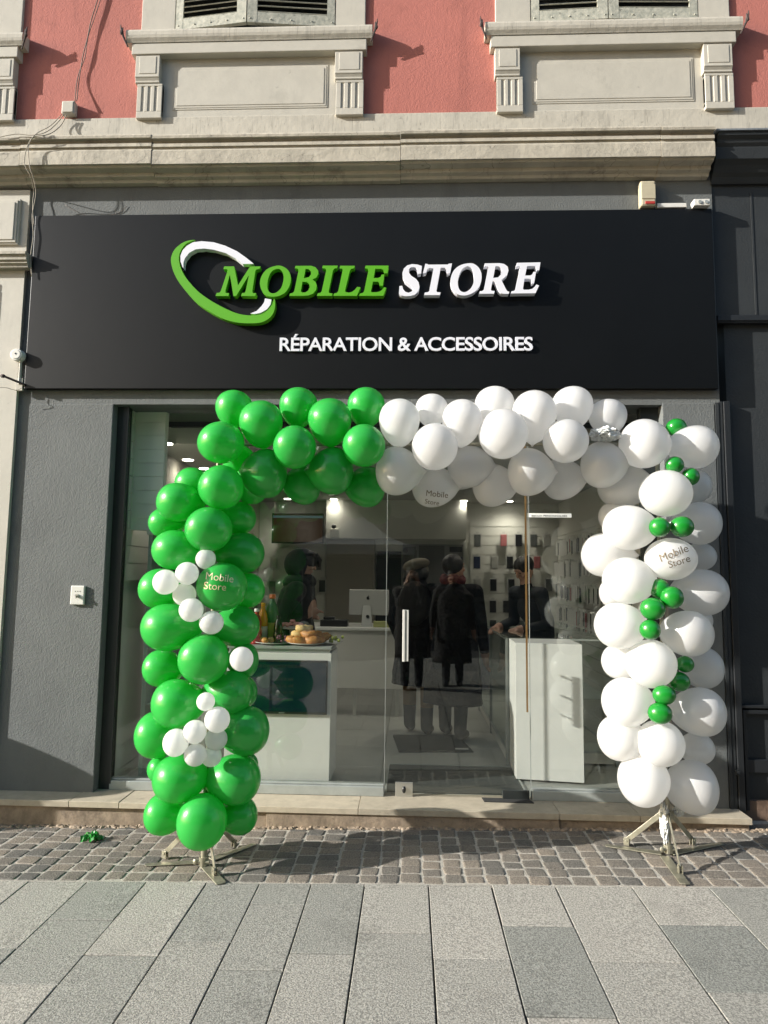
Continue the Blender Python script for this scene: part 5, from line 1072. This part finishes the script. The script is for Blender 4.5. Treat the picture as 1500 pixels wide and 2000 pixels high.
def person(root, x, y, z, face, H, hands, lean=(0, 0), mats=None, pick=None, headdir=None, nod=0, legs=(.09, 0.04), bulk=1.0, coat=False):
    """face: heading in radians (0 looks towards -Y); hands: two targets in local (right, forward, up)"""
    f = Vector((math.sin(face), -math.cos(face), 0)); r = Vector((f.y, -f.x, 0)); r = -r; up = Vector((0, 0, 1)); o = Vector((x, y, z))
    L = lambda a, b_, c_: o+r*a+f*b_+up*c_
    B = Body(); s = H/1.75
    lx, lf = lean; hip = L(0, 0, .93*s); ch = L(lx*.6, lf*.6, 1.27*s); nk = L(lx, lf, 1.47*s)
    sh = [L(lx*.9+q*.185*s*bulk, lf*.9, 1.40*s) for q in (-1, 1)]
    rotz = Matrix.Rotation(face, 3, 'Z')
    B.blob(hip, .165*s*bulk, .125*s*bulk, .15*s, rotz); B.blob((hip+ch)/2, .15*s*bulk, .12*s*bulk, .2*s, rotz); B.blob(ch, .175*s*bulk, .13*s*bulk, .19*s, rotz); B.limb([sh[0], sh[1]], [.068*s*bulk]*2)
    B.limb([ch, nk, L(lx, lf+.01, 1.56*s)], [.1*s, .062*s, .052*s])
    if coat: B.blob(L(0, 0, .78*s), .2*s*bulk, .16*s*bulk, .28*s, rotz)
    for i, q in enumerate((-1, 1)):
        st_ = legs[1]*(1 if i else -1); kn = L(q*.1*s, st_*.6+.015, .5*s); an = L(q*.1*s, st_, .09*s)
        B.limb([L(q*.085*s, 0, .88*s), kn, an], [.092*s*bulk, .074*s, .06*s]); B.limb([an, L(q*.1*s, st_+.05, .05), L(q*.11*s, st_+.15, .04)], [.045, .045, .036])
    hd = headdir if headdir is not None else face; hf = Vector((math.sin(hd), -math.cos(hd), 0)); hr = Vector((-hf.y, hf.x, 0))
    hf2 = (hf*math.cos(nod)-up*math.sin(nod)); hu = (up*math.cos(nod)+hf*math.sin(nod)); hc = L(lx, lf, 1.635*s)+hf*.02
    rot = Matrix((hr, -hf2, hu)).transposed(); Hp = lambda a, b_, c_: hc+hr*a*s+hf2*b_*s+hu*c_*s
    B.blob(hc, .076*s, .093*s, .112*s, rot); B.blob(Hp(0, .035, -.065), .048*s, .05*s, .05*s, rot); B.blob(Hp(0, .07, -.092), .022*s, .02*s, .017*s, rot)
    B.limb([Hp(0, .088, .022), Hp(0, .108, -.018)], [.009*s, .0145*s]); B.blob(Hp(0, .085, -.052), .024*s, .014*s, .0105*s, rot); B.blob(Hp(0, .084, .042), .05*s, .014*s, .01*s, rot)
    for q in (-1, 1): B.blob(Hp(q*.077, -.008, .0), .011*s, .022*s, .032*s, rot); B.blob(Hp(q*.035, .077, -.018), .02*s, .018*s, .018*s, rot)
    hand_c = []
    for i, q in enumerate((-1, 1)):
        h = L(*hands[i]); S_ = sh[i]; mid = (S_+h)/2; up_l = .29*s; dv = (h-S_); dl = dv.length; bend = math.sqrt(max(.0005, up_l**2-(dl/2)**2)) if dl < 2*up_l else .01
        out = (r*q*.35-f*.5-up*.8); out = (out-dv*out.dot(dv)/dl**2).normalized(); e = mid+out*bend
        B.limb([S_, e, h], [.066*s*bulk, .056*s*bulk, .042*s]); hd_ = (h-e).normalized(); sd = hd_.cross(up if abs(hd_.z) < .85 else r).normalized(); pn = sd.cross(hd_)
        B.limb([h, h+hd_*.05*s, h+hd_*.085*s], [.026*s, .032*s, .03*s]); hand_c.append(h+hd_*.07*s)
        for k in range(4):
            o_ = (k-1.5)*.0185*s; Lf = (.068, .08, .075, .058)[k]*s; p0 = h+hd_*.09*s+sd*o_; p1 = p0+hd_*Lf*.5-pn*.006; p2 = p1+(hd_*.8-pn*.6)*Lf*.5; B.limb([p0, p1, p2], [.0095*s, .0088*s, .0075*s])
        p0 = h+hd_*.03*s-sd*.03*s; B.limb([p0, p0-sd*.02+hd_*.028, p0-sd*.024+hd_*.055-pn*.008], [.012*s, .0105*s, .0085*s])
    info = dict(hc=hc, hr=hr, hf=hf2, hu=hu, s=s, Hp=Hp, hands=hand_c, sh=sh, nk=nk, rot=rot, L=L)
    body = B.done(root, mats, lambda p: pick(p, info)); info['body'] = body; return info
def is_skin(p, i): return (p-i['hc']).length < .15*i['s'] or any((p-h).length < .1 for h in i['hands'])
eyem = mat('eye_dark', (.02, .015, .012), .3)
def eyes(root, i):
    for q in (-1, 1):
        b = MB(); b.ball(i['Hp'](q*.034, .083, .012), .011*i['s'], .008*i['s'], .007*i['s'], 10, 8, i['rot']); b.build('eye', eyem, root, smooth=True)
def coat(root, i, rings, m, name='coat', fold=.016, seed=1.0):
    seg = 40; vs = []; fs = []; L = i['L']; s = i['s']; n = 0; full = []
    for a_, c_ in zip(rings, rings[1:]):
        for k in range(5): t = k/5; full.append([x+(y-x)*(t*t*(3-2*t)*.5+t*.5) for x, y in zip(a_, c_)])
    full.append(list(rings[-1]))
    for h, rx, ry, fo in full:
        for k in range(seg):
            a = 2*math.pi*k/seg; cx_, sy_ = math.cos(a), math.sin(a)
            w_ = 1+fold*math.sin(a*7+h*5+seed*3)*(1.6-h)+.10*noise.noise(Vector((cx_*2.2, sy_*2.2, h*7+seed*9)))
            vs.append(L(cx_*abs(cx_)**-.18*rx*s*w_ if abs(cx_) > 1e-4 else 0, sy_*ry*s*w_+fo, h*s))
    for j in range(len(full)-1):
        for k in range(seg): fs.append((j*seg+k, j*seg+(k+1) % seg, (j+1)*seg+(k+1) % seg, (j+1)*seg+k))
    fs.append(tuple(range(seg))); fs.append(tuple((len(full)-1)*seg+k for k in range(seg)))
    b = MB(); b.add(vs, fs); return b.build(name, M[m], root, smooth=True)
# the hooded shop assistant behind the food counter, in profile
pr = thing('person', 'person in a black hooded top standing in profile behind the food counter, hands raised', 'person', (X(572, 1200, 5.45), 5.45, FLOOR))
i1 = person(pr, X(574, 1200, 5.45), 5.45, FLOOR, R(90), 1.64, [(-.1, .13, 1.13), (.09, .1, 1.1)], lean=(0, .05), mats=['cloth_black', 'skin'], pick=lambda p, i: 1 if (is_skin(p, i)) else 0, nod=.2, bulk=1.28, coat=True)
eyes(pr, i1)
hc, hr_, hf_, hu_ = i1['hc'], i1['hr'], i1['hf'], i1['hu']
hb = MB(); vs = []; fs = []; sg_, rg = 32, 22
for i in range(rg+1):
    th = math.pi*i/rg
    for k in range(sg_):
        a_ = 2*math.pi*k/sg_; x_, y_, z_ = math.sin(th)*math.cos(a_), math.sin(th)*math.sin(a_), math.cos(th)
        back = 1+.12*max(0, -y_); low = 1+.25*max(0, -z_)
        vs.append(hc-hf_*.022+hr_*(x_*.104*low)+hf_*(y_*.124*back)+hu_*(z_*.138-.008))
for i in range(rg):
    for k in range(sg_):
        f_ = (i*sg_+k, (i+1)*sg_+k, (i+1)*sg_+(k+1) % sg_, i*sg_+(k+1) % sg_); c_ = sum((vs[j] for j in f_), Vector())/4-hc
        if c_.dot(hf_) > .045 and -.12 < c_.dot(hu_) < .075: continue
        fs.append(f_)
hb.add(vs, fs); ho = hb.build('hood', M['cloth_black'], pr, smooth=True); md = ho.modifiers.new('s', 'SOLIDIFY'); md.thickness = .012
coat(pr, i1, [(.62, .2, .19, 0), (.95, .2, .185, 0), (1.15, .215, .17, .0), (1.32, .225, .155, .02), (1.41, .19, .14, .03), (1.49, .1, .11, .05), (1.53, .07, .08, .06)], 'cloth_black', 'hooded_top', seed=2)
nk = i1['nk']; b = MB(); b.ball(nk+Vector((-.02, 0, -.0)), .13, .14, .08, 20, 12); b.ball(nk+Vector((.06, 0, .02)), .075, .085, .055, 18, 12, Matrix.Rotation(R(25), 3, 'Y')); b.build('collar', M['cloth_black'], pr, smooth=True)
b = MB(); b.ball(hc+hu_*.045+hf_*.03, .085, .085, .075, 18, 12, i1['rot']); b.tube([hc+hf_*.075+hu_*.09, hc+hf_*.125+hu_*.05, hc+hf_*.13+hu_*.0], [.03, .024, .006], 10); b.build('hair', M['hair'], pr, smooth=True)
# customer with a beret
p2 = thing('person', 'person in a beige beret and black coat with ochre trousers, seen from behind', 'person', (X(812, 1300, 6.25), 6.25, FLOOR))
i2 = person(p2, X(817, 1300, 6.25), 6.25, FLOOR, R(168), 1.6, [(-.23, .12, .8), (.22, .16, .82)], mats=['jacket', 'skin', 'ochre', 'cloth_black'],
    pick=lambda p, i: 1 if is_skin(p, i) else (3 if p.z < FLOOR+.26 else (2 if p.z < FLOOR+.7 else 0)), bulk=1.12, coat=True, legs=(.05, .06)); eyes(p2, i2)
coat(p2, i2, [(.5, .27, .2, 0), (.62, .265, .2, 0), (.9, .235, .18, 0), (1.1, .225, .165, 0), (1.28, .24, .155, 0), (1.38, .225, .14, 0), (1.45, .15, .11, 0), (1.5, .085, .085, 0), (1.54, .07, .075, 0)], 'jacket', 'coat', seed=5)
b = MB(); c_ = i2['hc']; b.ball(c_+Vector((-.03, -.01, .055)), .13, .125, .06, 22, 12, Matrix.Rotation(R(-14), 3, 'Y')); b.ball(c_+Vector((0, .01, .01)), .088, .1, .07, 18, 12); b.build('beret', M['beret'], p2, smooth=True)
b = MB(); b.ball(c_+Vector((0, -.02, -.03)), .09, .095, .09, 18, 12, nz=.1); b.build('hair', M['hair'], p2, smooth=True)
b = MB(); q = i2['L'](0, -.17, 1.2); b.ball(q, .15, .09, .2, 18, 12, Matrix.Rotation(R(168), 3, 'Z'), nz=.08); b.build('backpack', M['cloth_black'], p2, smooth=True)
# customer with the red scarf
p3 = thing('person', 'person in a shiny black jacket and red scarf, seen from behind beside the beret', 'person', (X(890, 1300, 6.1), 6.1, FLOOR))
i3 = person(p3, X(884, 1300, 6.1), 6.1, FLOOR, R(160), 1.63, [(-.28, .08, .74), (.27, .1, .78)], mats=['jacket', 'skin', 'cloth_black'], pick=lambda p, i: 1 if is_skin(p, i) else (2 if p.z < FLOOR+.72 else 0), headdir=R(118), bulk=1.22, coat=True, legs=(.1, .08)); eyes(p3, i3)
coat(p3, i3, [(.34, .29, .21, 0), (.5, .285, .215, 0), (.9, .25, .19, 0), (1.1, .245, .18, 0), (1.28, .26, .17, 0), (1.38, .24, .15, 0), (1.45, .16, .12, 0), (1.5, .09, .09, 0), (1.54, .075, .08, 0)], 'jacket', 'coat', seed=8)
b = MB(); c_ = i3['hc']; b.ball(c_-i3['hf']*.022+Vector((0, 0, .028)), .092, .1, .1, 20, 14, i3['rot'], nz=.06); b.build('hair', M['hair'], p3, smooth=True)
b = MB(); nk = i3['nk']; b.tube([nk+Vector((math.cos(a_)*.085, math.sin(a_)*.085, .045+.02*math.sin(a_*3))) for a_ in [k*.45 for k in range(15)]], .038, 10); b.build('scarf', M['scarf'], p3, smooth=True)
# man leaning over the showcase
p4 = thing('person', 'person in a dark navy top bending over the glass showcase', 'person', (X(1080, 1300, 6.55), 6.55, FLOOR))
i4 = person(p4, X(1066, 1300, 6.3), 6.3, FLOOR, R(-62), 1.62, [(-.16, .42, .98), (.16, .42, .98)], lean=(0, .22), mats=['navy', 'skin'], pick=lambda p, i: 1 if is_skin(p, i) else 0, nod=.6, bulk=1.1); eyes(p4, i4)
b = MB(); c_ = i4['hc']; b.ball(c_-i4['hf']*.022+i4['hu']*.035, .088, .1, .09, 20, 14, i4['rot'], nz=.06); b.build('hair', M['hair'], p4, smooth=True)

p5 = thing('person', 'unseen added person in a dark winter coat holding up a phone on the pavement', 'person', (.03, -.42, 0))  # unseen figure added so its reflection darkens the middle of the glass
i5 = person(p5, .03, -.42, 0, R(180), 1.7, [(-.08, .3, 1.46), (.08, .3, 1.46)], mats=['cloth_black', 'skin', 'navy'], pick=lambda p, i: 1 if is_skin(p, i) else (2 if p.z < .75 else 0), bulk=1.2, coat=True); eyes(p5, i5)
coat(p5, i5, [(.45, .28, .21, 0), (.9, .25, .19, 0), (1.1, .24, .18, 0), (1.28, .25, .165, 0), (1.38, .235, .15, 0), (1.46, .12, .11, 0), (1.53, .07, .075, 0)], 'cloth_black', 'coat', seed=3)
b = MB(); b.ball(i5['hc']-i5['hf']*.02+Vector((0, 0, .03)), .09, .1, .095, 18, 12, nz=.06); b.build('hair', M['hair'], p5, smooth=True)
ph = thing('phone', 'black phone held up by the unseen added person on the pavement', 'phone', (.03, -.09, 1.5)); b = MB(); b.box(-.045, .105, -.098, -.09, 1.46, 1.535); b.build('casing', M['black'], ph, bevel=.003)
p6 = thing('person', 'unseen added person in a long black coat beside the one with the phone', 'person', (.62, -.7, 0))  # second unseen figure, added to darken the reflection beside the first
i6 = person(p6, .62, -.7, 0, R(184), 1.66, [(-.3, .05, .78), (.3, .07, .8)], mats=['cloth_black', 'skin', 'navy'], pick=lambda p, i: 1 if is_skin(p, i) else (2 if p.z < .6 else 0), bulk=1.2, coat=True); eyes(p6, i6)
coat(p6, i6, [(.35, .29, .21, 0), (.9, .25, .19, 0), (1.1, .24, .18, 0), (1.28, .25, .165, 0), (1.38, .235, .15, 0), (1.46, .12, .11, 0), (1.53, .07, .075, 0)], 'cloth_black', 'coat', seed=6)
b = MB(); b.ball(i6['hc']-i6['hf']*.02+Vector((0, 0, .03)), .09, .1, .095, 18, 12, nz=.06); b.build('hair', M['hair'], p6, smooth=True)

# ============================================================ ACROSS THE STREET (seen only as reflections)
def house(x0, x1, y, h, m, lab, rows, cols):
    root = thing('house', lab, 'building', ((x0+x1)/2, y, 0), 'houses across the street')
    b = MB(); b.box(x0, x1, y-6, y, -1, h); b.build('wall', M[m], root)
    b = MB(); b.profx([(y+.4, h), (y+.4, h+.2), (y-3, h+2.2), (y-6.3, h+.2), (y-6.3, h)], x0-.05, x1+.05); b.build('roof', M['far_roof'], root)
    for r_ in range(rows):
        for c_ in range(cols):
            cx = x0+(c_+.5)*(x1-x0)/cols; zb_ = .9 if r_ == 0 else 4.0+(r_-1)*3; hh = 2.2 if r_ == 0 else 1.7; ww = 1.6 if r_ == 0 else .95
            b = MB(); b.box(cx-ww/2-.12, cx+ww/2+.12, y, y+.06, zb_-.15, zb_+hh+.15); f_ = b.build('window', M['far_wall2'], root)
            b = MB(); b.box(cx-ww/2, cx+ww/2, y+.061, y+.08, zb_, zb_+hh); b.build('pane', M['far_glass'], f_)
house(-11.5, -3.2, -13, 11, 'far_wall', 'ochre house with a red roof across the street', 3, 4)
house(-3.1, 5.2, -13.6, 12.5, 'far_wall2', 'pale tall house with a red roof across the street', 4, 4)
house(5.3, 15, -13, 10.5, 'far_wall', 'ochre house at the right end of the row across the street', 3, 4)
house(15.1, 26, -13.5, 12, 'far_wall2', 'pale house at the far right across the street', 4, 4)
for k, (tx, ty) in enumerate(((-4.6, -8.8), (-1.4, -8.9))):
    root = thing('market_tent', ('white peaked market tent nearer the sun side of the street', 'white peaked market tent in the middle of the street')[k], 'tent', (tx, ty, 0), 'market tents')
    b = MB(); n = 10; vs = []; fs = []
    for i in range(n+1):
        t = i/n; w_ = 1.5*(1-t); z_ = 2.35+1.05*t**1.8; vs += [(tx-w_, ty-w_, z_), (tx+w_, ty-w_, z_), (tx+w_, ty+w_, z_), (tx-w_, ty+w_, z_)]
    for i in range(n):
        for q in range(4): fs.append((i*4+q, i*4+(q+1) % 4, i*4+4+(q+1) % 4, i*4+4+q))
    for q in range(4): pass
    vs += [(tx-1.5, ty-1.5, 2.1), (tx+1.5, ty-1.5, 2.1), (tx+1.5, ty+1.5, 2.1), (tx-1.5, ty+1.5, 2.1)]; o_ = (n+1)*4
    for q in range(4): fs.append((q, (q+1) % 4, o_+(q+1) % 4, o_+q))
    b.add(vs, fs); b.build('canopy', M['canvas'], root)
    for dx, dy in ((-1.45, -1.45), (1.45, -1.45), (1.45, 1.45), (-1.45, 1.45)):
        b = MB(); b.tube([(tx+dx, ty+dy, gz(tx)-.05), (tx+dx, ty+dy, 2.3)], .025, 8); b.build('leg', M['alu'], root)
